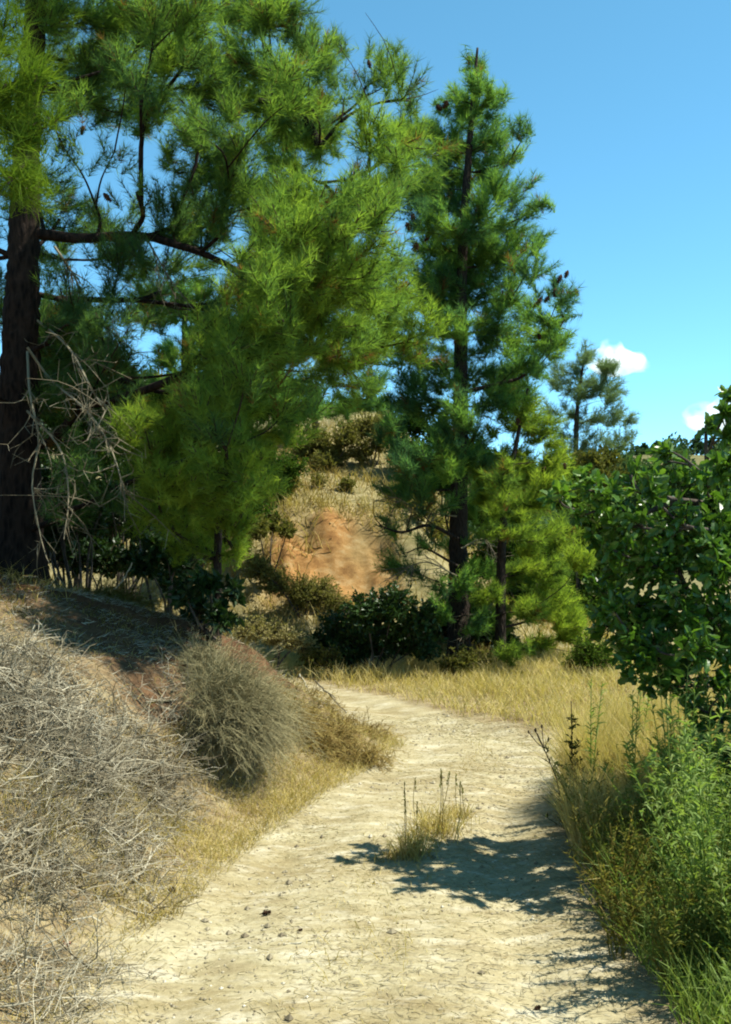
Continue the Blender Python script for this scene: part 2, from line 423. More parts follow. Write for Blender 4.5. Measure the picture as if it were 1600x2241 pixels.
def axis(dense0, dense1, step, far0, far1):
    a = [np.arange(dense0, dense1 + 1e-6, step)]
    s = step; x = dense1; hi = []
    while x < far1: s *= 1.13; x += s; hi.append(x)
    s = step; x = dense0; lo = []
    while x > far0: s *= 1.13; x -= s; lo.append(x)
    return np.concatenate([lo[::-1], a[0], hi])
gx = axis(-4.5, 4.0, 0.05, -700, 700); gy = axis(1.5, 18.5, 0.055, -120, 1500)
GX, GY = np.meshgrid(gx, gy)
fx, fy = GX.ravel(), GY.ravel()
ZS = zones(fx, fy)
GZ = H(fx, fy, ZS)
cm = np.clip(cutmask(fx, fy) * smooth(14.6, 15.2, fy) * (1.0 + fbm(fx, fy, .5, 3) * .9), 0, 1)
hm = smooth(13.5, 14.3, fy) * np.where(ZS[1] < 0, 1, 0) * (1 - ZS[2])
bank_red = np.where(ZS[1] > 0, 1, 0) * smooth(.3, .6, fbm(fx, fy, 1.4, 3) + .2) * smooth(.2, .8, ZS[0]) * .5
humus_shade = smooth(3.0, 1.5, np.hypot((fx + 2.5) * .9, fy - 8.6) + fbm(fx, fy, .8, 3) * 1.2) * np.where(ZS[1] > 0, 1, 0) * smooth(.3, .9, ZS[0])  # pine litter, painted dark to deepen the shade under the great pine too
ZC = np.stack([ZS[2], np.clip(cm + 0.6 * bank_red, 0, 1), hm, smooth(20, 34, fy) * np.clip(.75 + fbm(fx, fy, 6, 3) * .9, 0, 1)], 1)
nx, ny = len(gx), len(gy)
ii = (np.arange(ny - 1)[:, None] * nx + np.arange(nx - 1)[None]).ravel()
Q = np.stack([ii, ii + 1, ii + nx + 1, ii + nx], 1)
qe = ZS[0][Q].mean(1); qs = ZS[1][Q[:, 0]]; qy = fy[Q].mean(1); qx = fx[Q].mean(1)
wobq = fbm(qx, qy, 0.5, 3) * 0.22
is_path = (qe + wobq < 0.05)
is_far = (qy > 31) & ~is_path
is_bank = (qs > 0) & ~is_path & ~is_far
is_hill = (qs < 0) & (qy > 13.5) & (qx < 4.5) & ~is_path & ~is_far
is_field = ~(is_path | is_far | is_bank | is_hill)
for nm, sel in (('path', is_path), ('bank', is_bank), ('hillside', is_hill), ('distant_hill', is_far), ('ground', is_field)):
    q = Q[sel]; u, inv = np.unique(q, return_inverse=True)
    mb = MB(); mb.add(np.stack([fx[u], fy[u], GZ[u]], 1), None, inv.reshape(-1, 4))
    o = mb.build(nm, M['soil'], None, True)
    a = o.data.attributes.new('zones', 'FLOAT_COLOR', 'POINT'); a.data.foreach_set('color', ZC[u].astype(np.float32).ravel())
    a = o.data.attributes.new('litter', 'FLOAT', 'POINT'); a.data.foreach_set('value', humus_shade[u].astype(np.float32))
    tag(o, kind='structure')

# ------------------------------------------------------------------ clouds: lumpy volumes far off
def cloud(name, label, px, py, rx, ry, D, seed, lumps):
    rng = R(seed); c = at(px, py, D); s = D / F
    nu, nv = 48, 28
    th = np.linspace(0, 2 * PI, nu, endpoint=False); ph = np.linspace(0.03, PI - 0.03, nv)
    T, P = np.meshgrid(th, ph)
    d = np.stack([np.sin(P) * np.cos(T), np.sin(P) * np.sin(T), np.cos(P)], -1).reshape(-1, 3)
    r = 0.62 * np.ones(len(d))
    for a in unit(rng, lumps):
        if a[2] < -0.2: a = a * np.array([1, 1, -1])
        r = np.maximum(r, 0.62 + rng.uniform(.2, .4) * np.exp(-((1 - d @ a) / rng.uniform(.06, .16)) ** 2))
    v = d * r[:, None] * np.array([rx * s, rx * s * 0.8, ry * s])
    v[:, 2] = np.where(v[:, 2] < 0, v[:, 2] * 0.6, v[:, 2])
    i = np.arange(nv - 1)[:, None] * nu; j = np.arange(nu)[None]
    q = np.stack([i + j, i + (j + 1) % nu, i + nu + (j + 1) % nu, i + nu + j], -1).reshape(-1, 4)[:, ::-1]
    top = len(v); v = np.vstack([v, [[0, 0, v[:, 2].max()]], [[0, 0, v[:, 2].min()]]])
    tr = [(top, (k + 1) % nu, k) for k in range(nu)] + [(top + 1, (nv - 1) * nu + k, (nv - 1) * nu + (k + 1) % nu) for k in range(nu)]
    mb = MB(); mb.add(v, np.array(tr)[:, ::-1], q)
    m, n, l = mat_new('cloud_vapour')
    out = n.new('ShaderNodeOutputMaterial'); pv = n.new('ShaderNodeVolumePrincipled')
    pv.inputs['Color'].default_value = (1, 1, 1, 1); pv.inputs['Anisotropy'].default_value = 0.2
    tc = n.new('ShaderNodeTexCoord'); nz = n.new('ShaderNodeTexNoise'); nz.inputs['Scale'].default_value = 2.2 / (rx * s); nz.inputs['Detail'].default_value = 4
    l.new(tc.outputs['Object'], nz.inputs['Vector'])
    mp = n.new('ShaderNodeMapping'); mp.inputs['Scale'].default_value = (1 / (rx * s), 1 / (rx * s * .8), 1 / (ry * s)); l.new(tc.outputs['Object'], mp.inputs[0])
    ln = n.new('ShaderNodeVectorMath'); ln.operation = 'LENGTH'; l.new(mp.outputs[0], ln.inputs[0])
    mr = n.new('ShaderNodeMapRange'); mr.inputs[1].default_value = 0.98; mr.inputs[2].default_value = 0.30; l.new(ln.outputs['Value'], mr.inputs[0])
    r2 = n.new('ShaderNodeMapRange'); r2.inputs[1].default_value = 0.42; r2.inputs[2].default_value = 0.62; l.new(nz.outputs[0], r2.inputs[0])
    mu = n.new('ShaderNodeMath'); mu.operation = 'MULTIPLY'; l.new(mr.outputs[0], mu.inputs[0]); l.new(r2.outputs[0], mu.inputs[1])
    m2 = n.new('ShaderNodeMath'); m2.operation = 'MULTIPLY'; l.new(mu.outputs[0], m2.inputs[0]); m2.inputs[1].default_value = 6.0 / (rx * s)
    l.new(m2.outputs[0], pv.inputs['Density']); l.new(pv.outputs[0], out.inputs['Volume'])
    o = mb.build(name, m, None, True, origin=tuple(c)); o.location = tuple(c)
    # mesh verts were already local
    o.data.transform(__import__('mathutils').Matrix.Translation(Vector(c)))
    return tag(o, label, 'cloud', 'clouds')
cloud('cloud', 'small round white cloud just right of the slim blue-green pine', 1345, 800, 82, 66, 900, 3, 9)
cloud('cloud', 'pale cloud low at the right edge behind the oak twigs', 1575, 925, 115, 66, 1000, 8, 9)

# ------------------------------------------------------------------ trees
def clump_needles(mb, rng, c, r, axis_, ntw, whorls, nn, L, W, tint, nmat=0, tmat=1, tw=0.004, droop=0.0):
    u = unit(rng, ntw); rad = rng.uniform(.15, 1, ntw) ** .55
    end = c + u * rad[:, None] * r
    start = c - axis_ * r * 0.5 + (end - c) * 0.35
    td = norm(end - start + np.array([0, 0, 0.35 - droop]) * np.linalg.norm(end - start, axis=1, keepdims=True))
    base = end - td * np.linalg.norm(end - start, axis=1, keepdims=True) * 0.8
    sticks(mb, base, end, tw, tw * 0.5, rng.random(ntw), tmat)
    step = L * 0.42
    k = np.tile(np.arange(whorls), (ntw, 1)).ravel()
    e = np.repeat(end, whorls, 0) - np.repeat(td, whorls, 0) * (k * step)[:, None]
    T = np.repeat(td, whorls, 0)
    e = np.repeat(e, nn, 0); T = np.repeat(T, nn, 0)
    d = norm(T * 0.9 + unit(rng, len(e)) * 0.85 + np.array([0, 0, 0.12]))
    tt = np.repeat(np.clip(tint + rng.normal(0, .13, ntw), 0, 1), whorls * nn) + rng.normal(0, .12, len(e))
    dead_ = np.repeat(rng.random(ntw) < .03, whorls * nn)      # a few twigs carry brown, dead needles
    needles(mb, e, d, L * rng.uniform(.75, 1.2, len(e)), W, np.where(dead_, 0, np.clip(tt, .08, 1)), rng, nmat)

def clump_leaves(mb, rng, c, r, axis_, ntw, per, L, W, tint, lmat=0, tmat=1, tw=0.003, hang=0.3):
    u = unit(rng, ntw); rad = rng.uniform(.1, 1, ntw) ** .5
    end = c + u * rad[:, None] * r
    start = c - axis_ * r * 0.5 + (end - c) * 0.3
    sticks(mb, start, end, tw, tw * .5, rng.random(ntw), tmat)
    f = rng.uniform(.25, 1.05, (ntw, per))
    p = (start[:, None] + (end - start)[:, None] * f[..., None]).reshape(-1, 3)
    d = norm(np.repeat(norm(end - start), per, 0) * .5 + unit(rng, ntw * per) + np.array([0, 0, -hang]))
    tt = np.clip(np.repeat(np.clip(tint + rng.normal(0, .12, ntw), 0, 1), per) + rng.normal(0, .15, ntw * per), 0, 1)
    leaves(mb, p, d, L * rng.uniform(.7, 1.2, len(p)), W, tt, rng, lmat)

def limb_curve(trunk, trad, c, rng, rise=0.35, n=9, keep=None):
    """a curved limb from the trunk polyline to the clump centre c"""
    hd = np.linalg.norm((trunk[:, :2] - c[:2]), axis=1)
    want = c[2] - rise * hd
    ok = np.abs(trunk[:, 2] - want)
    i = int(np.argmin(ok)); p0 = trunk[i]
    ln = np.linalg.norm(c - p0)
    mid = p0 * .55 + c * .45 + rng.normal(0, .05, 3) * ln + np.array([0, 0, -.06 * ln])
    return spline([p0, mid, c], n), trad[i], ln

def branching(trunk, cs, rng, limbs=()):
    """joins every clump centre to the nearest suitable point of the tree so far; returns curves and how many clumps each carries"""
    P = [trunk]; G = [np.zeros(len(trunk))]; own = [np.full(len(trunk), -1)]; dr = [norm(np.gradient(trunk, axis=0)) * .3]
    for l in limbs:
        q = spline(l, 20); P.append(q); G.append(np.linspace(0, .4, 20)); own.append(np.full(20, -1)); dr.append(norm(np.gradient(q, axis=0)))
    cs = np.array(cs); N = len(cs); hd = np.array([np.linalg.norm(trunk[:, :2] - c[:2], axis=1)[np.argmin(np.abs(trunk[:, 2] - c[2]))] for c in cs])
    out = [None] * N; par = [-1] * N
    for i in np.argsort(hd):
        c = cs[i]; pts = np.concatenate(P); g = np.concatenate(G); ow = np.concatenate(own); dd = np.concatenate(dr)
        v = c - pts; ln = np.linalg.norm(v, axis=1) + 1e-6
        cost = ln * (1 + 1.2 * np.maximum(0, .12 - v[:, 2] / ln) - .25 * np.einsum('ij,ij->i', v, dd) / ln) + .45 * g
        j = int(np.argmin(cost)); p0 = pts[j]
        mid = p0 * .5 + c * .5 + dd[j] * ln[j] * .16 + rng.normal(0, .06, 3) * ln[j] + np.array([0, 0, -.04 * ln[j]])
        crv = spline([p0, mid, c], 9); out[i] = crv; par[i] = int(ow[j])
        P.append(crv[2:]); G.append(g[j] + ln[j] * np.linspace(.2, 1, 7)); own.append(np.full(7, i)); dr.append(norm(np.gradient(crv, axis=0))[2:])
    desc = np.ones(N)
    for i in np.argsort(-hd):
        k = par[i]
        if k >= 0: desc[k] += desc[i]
    return [(out[i], desc[i]) for i in range(N)]

def polyline_px(pts, d):
    return np.array([at(p[0], p[1], d + (p[2] if len(p) > 2 else 0)) for p in pts])

def dead_spray(parent, name, pts, r, rng, m, nside=14, L=.35, label=None, down=.3):
    mb = MB(); p = spline(pts, 14)
    tube(mb, p, np.linspace(r, r * .35, 14), 5, .45)
    for k in range(nside):
        i = rng.integers(2, 14); b = p[min(i, 13)]
        d = norm(np.gradient(p, axis=0)[min(i, 13)] * 1 + rng.normal(0, .6, 3) * np.linalg.norm(p[1] - p[0]) + np.array([0, 0, -down]) * .1)
        l = L * rng.uniform(.4, 1)
        q = spline([b, b + d * l * .5 + rng.normal(0, .03, 3), b + d * l + rng.normal(0, .06, 3) + np.array([0, 0, -.08 * l])], 6)
        tube(mb, q, np.linspace(r * .45, r * .15, 6), 4, rng.uniform(.05, .45))
        for _ in range(3):
            j = rng.integers(1, 6); e = q[j] + unit(rng, 1)[0] * l * .35
            sticks(mb, [q[j]], [e], r * .18, r * .08, rng.uniform(.1, .7))
    o = mb.build(name, m, parent)
    if label: o['label'] = label
    return o

def pine(label, group, base, trunk_px, d, r0, r1, clumps, nmat, L, W, dens, seed, barkm='bark', extra=(), extra_limbs=(), squash=.85,
         cones=(), dead=(), name='pine_tree', limb_r=.5, tint0=.5, cap=60, limb_k=.008):
    rng = R(seed)
    tp = [at(x, y, d + (z[0] if z else 0)) for x, y, *z in trunk_px]
    base = np.array([tp[0][0], d, Hp(tp[0][0], d)])
    tp[0] = base - np.array([0, 0, 0.15])
    trunk = spline(tp, 60); n = len(trunk)
    hfrac = np.linspace(0, 1, n)
    trad = r1 + (r0 - r1) * (1 - hfrac) ** .9 + r0 * .35 * np.exp(-hfrac * 25)
    root = thing(name, label, 'tree', base, group)
    mb = MB()
    tr_p = spline(tp, 110); hf = np.linspace(0, 1, 110)
    tube(mb, tr_p, r1 + (r0 - r1) * (1 - hf) ** .9 + r0 * .35 * np.exp(-hf * 25), 14, .5, 0, 0.05, rng)
    mb.build('trunk', M[barkm], root, True)
    crown = MB()
    allc = []
    for cl in clumps:
        px, py, rr = cl[:3]; dd = cl[3] if len(cl) > 3 and cl[3] is not None else rng.uniform(-.8, .8) * min(1.2, d / 9)
        tn = cl[4] if len(cl) > 4 else tint0
        dn = cl[5] if len(cl) > 5 else 1.0
        c = at(px, py, d + dd); r = rr / F * (d + dd)
        allc.append((c, r, tn, dn))
    for e in extra:
        allc.append((np.array(e[:3]), e[3], e[4] if len(e) > 4 else tint0, e[5] if len(e) > 5 else .55))
    br = branching(trunk, [a[0] for a in allc], rng, [pl for pl, _ in extra_limbs])
    for k, (crv, desc) in enumerate(br):
        rad = min(limb_r * trad[0] * .55, limb_k * math.sqrt(desc)); n_ = len(crv)
        rr = np.linspace(rad, max(.0025, rad * (.75 if desc > 2 else .3)), n_)
        if desc >= 2 and k < cap * 3:
            lm = MB(); tube(lm, crv, rr, 6, .5, 0, .05, rng); lm.build('limb', M[barkm], root, True)
        else:
            tube(crown, crv, rr, 5, .2, 1)
    for (c, r, tn, dn), (crv, desc) in zip(allc, br):
        ax = norm(crv[-1] - crv[-3])
        rv = np.array([r, r * 1.05, r * squash])
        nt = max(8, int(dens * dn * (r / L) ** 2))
        for k in range(5):      # sub-clumps make the outline uneven and leave gaps
            cc = c + unit(rng, 1)[0] * rv * rng.uniform(.55, .95) * (k > 0)
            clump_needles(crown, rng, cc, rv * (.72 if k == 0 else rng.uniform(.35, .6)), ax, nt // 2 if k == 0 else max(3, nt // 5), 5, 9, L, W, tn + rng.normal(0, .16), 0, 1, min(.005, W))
    for pl, rad in extra_limbs:
        lm = MB(); p = spline(pl, 22); tube(lm, p, np.linspace(rad, rad * .3, 22), 8, .5, 0, .07, rng); lm.build('limb', M[barkm], root, True)
        # side branches
        for k in range(5):
            i = rng.integers(6, 21); e = p[i] + np.array([rng.normal(0, .25), rng.normal(0, .35), rng.uniform(-.1, .4)])
            tube(crown, spline([p[i], (p[i] + e) / 2 + rng.normal(0, .04, 3), e], 6), np.linspace(rad * .3, rad * .08, 6), 5, .3, 1)
    crown.build('crown', [M[nmat], M['twig']], root)
    for cx, cy, cr in cones:
        mbc = MB(); c = at(cx, cy, d - .5 + rng.uniform(-.3, .3)); s = cr / F * d
        cone_mesh(mbc, c, s, rng); mbc.build('pine_cone', M['cone'], root)
    for dp, rad, ns, ll in dead:
        dead_spray(root, 'dead_branch', dp, rad, rng, M['grey_twig'], ns, ll)
    return root

def cone_mesh(mb, c, s, rng, ax=None):
    """an open pine cone: a core with rings of blunt scales"""
    ax = norm(np.array([rng.normal(0, .5), rng.normal(0, .5), -1.0])) if ax is None else norm(np.asarray(ax, float))
    ref = np.array([1.0, .2, .1]); e1 = norm(np.cross(ax, ref)); e2 = np.cross(ax, e1)
    zz = np.linspace(-1, 1, 7); rr = s * np.array([.25, .6, .75, .75, .6, .4, .1])
    tube(mb, np.array([c + ax * z * s * 1.2 for z in zz]), rr * .7, 6, .2)
    for k in range(6):
        n = 7
        for j in range(n):
            a = 2 * PI * (j + .5 * (k % 2)) / n
            o = math.cos(a) * e1 + math.sin(a) * e2; t = -math.sin(a) * e1 + math.cos(a) * e2
            p = c + ax * zz[k] * s * 1.2
            b0 = p + o * rr[k] * .5; tip = p + o * rr[k] * 1.15 + ax * s * .28; w = t * s * .22
            mb.add([b0 - w * .6, b0 + w * .6, tip + w, tip - w, tip + ax * s * .1 + o * s * .05], [(3, 2, 4)], [(0, 1, 2, 3)], .7)

rs = R(77)
# ---- the great pine on the left bank
D1 = 8.6
big = []
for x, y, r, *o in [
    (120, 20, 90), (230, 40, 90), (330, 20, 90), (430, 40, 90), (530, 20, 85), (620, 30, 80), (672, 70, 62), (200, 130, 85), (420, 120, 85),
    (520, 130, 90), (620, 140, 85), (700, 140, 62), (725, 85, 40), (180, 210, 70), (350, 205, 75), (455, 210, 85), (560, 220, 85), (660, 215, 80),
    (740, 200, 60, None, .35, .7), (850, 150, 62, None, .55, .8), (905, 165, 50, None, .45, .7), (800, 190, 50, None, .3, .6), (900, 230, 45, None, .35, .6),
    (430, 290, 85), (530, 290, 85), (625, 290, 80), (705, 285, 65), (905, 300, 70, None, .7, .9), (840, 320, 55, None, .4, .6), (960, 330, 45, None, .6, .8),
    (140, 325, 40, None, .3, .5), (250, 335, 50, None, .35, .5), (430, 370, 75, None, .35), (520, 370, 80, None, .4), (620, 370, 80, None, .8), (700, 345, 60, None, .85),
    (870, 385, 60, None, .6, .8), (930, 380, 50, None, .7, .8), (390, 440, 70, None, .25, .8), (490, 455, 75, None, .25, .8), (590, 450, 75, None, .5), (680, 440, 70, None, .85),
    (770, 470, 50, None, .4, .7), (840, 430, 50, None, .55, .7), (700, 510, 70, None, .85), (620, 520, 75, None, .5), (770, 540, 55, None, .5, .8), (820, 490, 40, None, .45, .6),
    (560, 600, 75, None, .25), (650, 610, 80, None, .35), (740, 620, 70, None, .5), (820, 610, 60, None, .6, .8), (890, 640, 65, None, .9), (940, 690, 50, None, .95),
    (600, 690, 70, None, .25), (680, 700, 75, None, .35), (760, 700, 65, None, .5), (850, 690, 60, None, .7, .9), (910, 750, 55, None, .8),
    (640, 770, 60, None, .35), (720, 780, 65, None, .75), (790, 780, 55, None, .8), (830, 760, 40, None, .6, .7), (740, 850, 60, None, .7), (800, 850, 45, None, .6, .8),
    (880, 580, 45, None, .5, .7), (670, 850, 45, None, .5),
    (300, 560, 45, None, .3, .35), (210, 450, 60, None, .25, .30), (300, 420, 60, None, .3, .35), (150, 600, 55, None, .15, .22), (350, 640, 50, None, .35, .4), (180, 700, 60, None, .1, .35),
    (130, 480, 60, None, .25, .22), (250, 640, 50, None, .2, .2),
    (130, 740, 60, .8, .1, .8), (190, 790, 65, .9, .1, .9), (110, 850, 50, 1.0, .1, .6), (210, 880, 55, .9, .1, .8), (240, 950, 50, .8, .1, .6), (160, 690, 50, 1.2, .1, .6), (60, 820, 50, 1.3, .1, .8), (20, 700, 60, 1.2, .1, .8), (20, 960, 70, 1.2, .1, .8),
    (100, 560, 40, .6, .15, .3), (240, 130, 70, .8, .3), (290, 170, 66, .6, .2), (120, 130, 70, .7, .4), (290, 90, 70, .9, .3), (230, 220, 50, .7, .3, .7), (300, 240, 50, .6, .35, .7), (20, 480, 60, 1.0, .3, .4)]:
    big.append((x, y, r, *o))
    if r >= 60 and (len(o) < 3 or o[2] >= .8) and x > 150:
        big.append((x + rs.normal(0, 18), y + rs.normal(0, 18), r * .9, rs.choice([-1, 1]) * rs.uniform(.6, 1.5), (o[1] if len(o) > 1 else .5), .8))
ext = []
for k in range(46):
    a = rs.uniform(0, 2 * PI); z = rs.uniform(6.1, 9.5); rr = rs.uniform(.3, 2.1) * (1 - (z - 6) / 5.2)
    ext.append((-2.9 + rr * math.cos(a) + .3, D1 + rr * math.sin(a), z, rs.uniform(.3, .5), .5, .55))
for k in range(30):
    a = rs.uniform(.5 * PI, 1.5 * PI); z = rs.uniform(3.0, 6.5); rr = rs.uniform(.8, 3.2)
    ext.append((-2.9 + rr * math.cos(a), D1 + rr * math.sin(a), z, rs.uniform(.3, .5), .4, .5))
for k in range(30):      # low inner boughs between the trunk and the track side
    px_, py_, d_ = rs.uniform(430, 830), rs.uniform(560, 860), rs.uniform(6.9, 9.6)
    if px_ + py_ > 1080: ext.append((*at(px_, py_, d_), rs.uniform(.2, .3), .6, .6))
for k in range(24):      # old hanging sprays between the trunk and the small bright pine
    px_, py_ = rs.uniform(110, 330), rs.uniform(660, 1110)
    ext.append((*at(px_, py_, rs.uniform(7.4, 8.6)), rs.uniform(.15, .24), .0, .45))
for k in range(58):      # outer boughs on the near side, over the bank
    t_ = rs.uniform(0, 1); px_ = 470 + 400 * t_ + rs.normal(0, 60); py_ = 900 - 560 * t_ + rs.normal(0, 70)
    if px_ < 860: ext.append((*at(px_, py_, rs.uniform(6.2, 7.7)), rs.uniform(.2, .3), .65, .7))
for k in range(26):      # dense old foliage above and behind the trunk, added to block sky light
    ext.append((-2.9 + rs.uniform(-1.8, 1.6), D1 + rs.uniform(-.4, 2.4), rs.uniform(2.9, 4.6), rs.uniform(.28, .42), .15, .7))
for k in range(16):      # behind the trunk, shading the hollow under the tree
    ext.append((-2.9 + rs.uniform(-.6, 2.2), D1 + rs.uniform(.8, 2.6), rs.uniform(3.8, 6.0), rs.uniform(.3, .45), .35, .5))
main_limb = [polyline_px([(75, 510), (180, 522), (300, 515), (400, 540), (480, 570), (560, 610), (650, 600, .2)], D1)]
limbs = [(main_limb[0], .05),
         (polyline_px([(80, 520), (40, 560), (-40, 530), (-140, 480)], D1), .04),
         (polyline_px([(700, 320), (760, 255), (830, 225), (900, 215)], D1 - .3), .018),
         (polyline_px([(700, 400), (770, 395), (830, 405)], D1 - .3), .014),
         (polyline_px([(60, 640), (140, 660), (210, 720), (260, 830)], D1 + .2), .03)]
dead1 = [(polyline_px([(60, 760), (110, 830), (170, 880, -.9), (215, 930, -1.2), (250, 1000, -1.4), (272, 1075, -1.5)], D1 - .3), .012, 34, .42),
         (polyline_px([(60, 770), (65, 860, -.4), (85, 960, -.7), (70, 1060, -.9), (90, 1180, -1)], D1 - .3), .012, 22, .4),
         (polyline_px([(80, 700), (150, 760, -.8), (200, 850, -1.3), (230, 900, -1.5)], D1), .012, 24, .5),
         (polyline_px([(120, 540), (160, 600), (200, 680), (260, 740)], D1 + .1), .012, 24, .5),
         (polyline_px([(320, 520), (360, 590), (400, 650)], D1), .010, 16, .4),
         (polyline_px([(600, 610), (610, 690), (590, 760)], D1 - .2), .010, 16, .4),
         (polyline_px([(60, 900), (130, 980, -.7), (150, 1080, -1), (140, 1180, -1.1)], D1 - .2), .011, 22, .5)]
pine('great pine with dark thick trunk on the left bank, long limbs reaching right', 'pine trees', None,
     [(48, 1262), (40, 1000), (45, 760), (52, 560), (60, 300), (80, 0), (95, -300), (110, -800)], D1, .205, .03,
     big, 'needle_big', .105, .0046, 6.8, 11, 'bark', ext, limbs, cones=[(235, 432, 9), (808, 140, 7), (300, 290, 7), (180, 285, 8)], dead=dead1, cap=120)

# ---- near pine whose bright branch hangs in at the top left
near_ext = [(-1.9 + rs.uniform(-.9, .3), 3.9 + rs.uniform(-1, 1.2), rs.uniform(3.2, 5.5), rs.uniform(.25, .4), .6, .5) for k in range(16)]
pine('near pine at the top left corner with bright yellow-green needles over the dark trunk', 'pine trees', None,
     [(-560, 1500), (-560, 600), (-540, 0), (-520, -900)], 3.9, .12, .02,
     [(15, 190, 95, 0, .8), (65, 165, 55, 0, .75), (45, 290, 75, .1, .8), (95, 265, 42, 0, .7), (25, 385, 55, -.1, .75), (65, 405, 45, 0, .8), (5, 40, 70, .2, .6), (-80, 250, 110, .1, .7), (-90, 60, 110, .3, .6)],
     'needle_near', .105, .0032, 7.5, 12, 'bark', near_ext)

# ---- the tall pine in the middle with the straight trunk
mid = []
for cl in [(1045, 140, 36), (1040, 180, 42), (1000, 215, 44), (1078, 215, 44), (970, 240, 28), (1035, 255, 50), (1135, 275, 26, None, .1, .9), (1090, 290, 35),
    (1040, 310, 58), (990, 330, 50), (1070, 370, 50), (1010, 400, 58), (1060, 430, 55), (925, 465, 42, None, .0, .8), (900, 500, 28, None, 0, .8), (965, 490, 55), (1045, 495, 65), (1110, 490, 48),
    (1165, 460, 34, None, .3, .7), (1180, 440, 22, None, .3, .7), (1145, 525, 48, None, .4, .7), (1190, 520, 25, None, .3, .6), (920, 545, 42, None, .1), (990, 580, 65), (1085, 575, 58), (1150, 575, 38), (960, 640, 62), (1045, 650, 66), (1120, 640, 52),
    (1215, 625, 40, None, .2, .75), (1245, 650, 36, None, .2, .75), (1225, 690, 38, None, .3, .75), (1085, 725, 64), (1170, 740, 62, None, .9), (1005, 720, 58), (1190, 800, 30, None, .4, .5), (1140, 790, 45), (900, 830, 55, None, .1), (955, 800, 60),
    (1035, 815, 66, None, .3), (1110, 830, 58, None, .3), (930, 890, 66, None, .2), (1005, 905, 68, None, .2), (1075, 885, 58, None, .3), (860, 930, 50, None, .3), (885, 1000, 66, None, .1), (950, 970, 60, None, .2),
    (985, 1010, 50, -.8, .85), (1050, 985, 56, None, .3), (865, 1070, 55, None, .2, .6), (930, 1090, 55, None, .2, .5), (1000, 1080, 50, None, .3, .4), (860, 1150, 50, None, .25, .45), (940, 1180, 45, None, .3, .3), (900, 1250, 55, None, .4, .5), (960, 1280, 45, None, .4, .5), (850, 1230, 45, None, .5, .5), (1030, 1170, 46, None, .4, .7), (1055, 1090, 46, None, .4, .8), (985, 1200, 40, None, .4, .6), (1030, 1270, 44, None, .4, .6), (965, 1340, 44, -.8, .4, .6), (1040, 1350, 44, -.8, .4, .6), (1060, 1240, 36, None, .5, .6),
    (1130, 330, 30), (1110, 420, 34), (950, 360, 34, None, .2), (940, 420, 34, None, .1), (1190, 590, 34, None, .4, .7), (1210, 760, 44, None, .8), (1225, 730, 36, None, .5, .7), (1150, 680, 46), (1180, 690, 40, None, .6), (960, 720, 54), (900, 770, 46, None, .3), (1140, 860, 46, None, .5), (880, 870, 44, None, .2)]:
    mid.append(cl)
D2 = 13.2
mid_ext = []
for k in range(34):
    z = rs.uniform(2.0, 7.3); a = rs.uniform(-.1 * PI, 1.1 * PI); rr = rs.uniform(.4, 1.35) * (1 - .55 * (z - 2) / 6)
    mid_ext.append((1.28 + rr * math.cos(a), D2 + rr * math.sin(a), z, rs.uniform(.3, .45), .4, .6))
pine('tall straight pine rising behind the dry field with its narrow top in open sky', 'pine trees', None,
     [(1005, 1450), (1003, 1200), (1008, 900), (1010, 600), (1025, 350), (1045, 105)], D2, .15, .015,
     mid, 'needle_mid', .125, .0072, 7.6, 13, 'bark_small', mid_ext,
     [(polyline_px([(1010, 860), (1090, 840), (1150, 820), (1200, 760), (1235, 700)], D2 - .3), .03),
      (polyline_px([(1003, 1180), (940, 1150), (880, 1165), (830, 1150)], D2 - .5), .03),
      (polyline_px([(1003, 1240), (930, 1200), (890, 1210)], D2 - .5), .02)],
     cones=[(960, 235, 8), (975, 228, 8), (1135, 300, 8), (1122, 290, 7), (920, 450, 9), (905, 480, 9), (935, 520, 8), (893, 495, 8), (910, 540, 9), (1180, 660, 8), (1197, 655, 7), (1172, 668, 7), (1215, 640, 8), (1120, 640, 7), (1180, 736, 6), (1225, 610, 8), (1240, 600, 7), (1262, 640, 7)],
     dead=[(polyline_px([(1000, 1130), (930, 1120), (870, 1090)], D2 - .4), .012, 20, .6), (polyline_px([(1000, 1260), (930, 1230), (860, 1260)], D2 - .4), .012, 20, .6),
           (polyline_px([(1010, 1200), (1060, 1180), (1090, 1230)], D2 - .3), .012, 14, .5)])

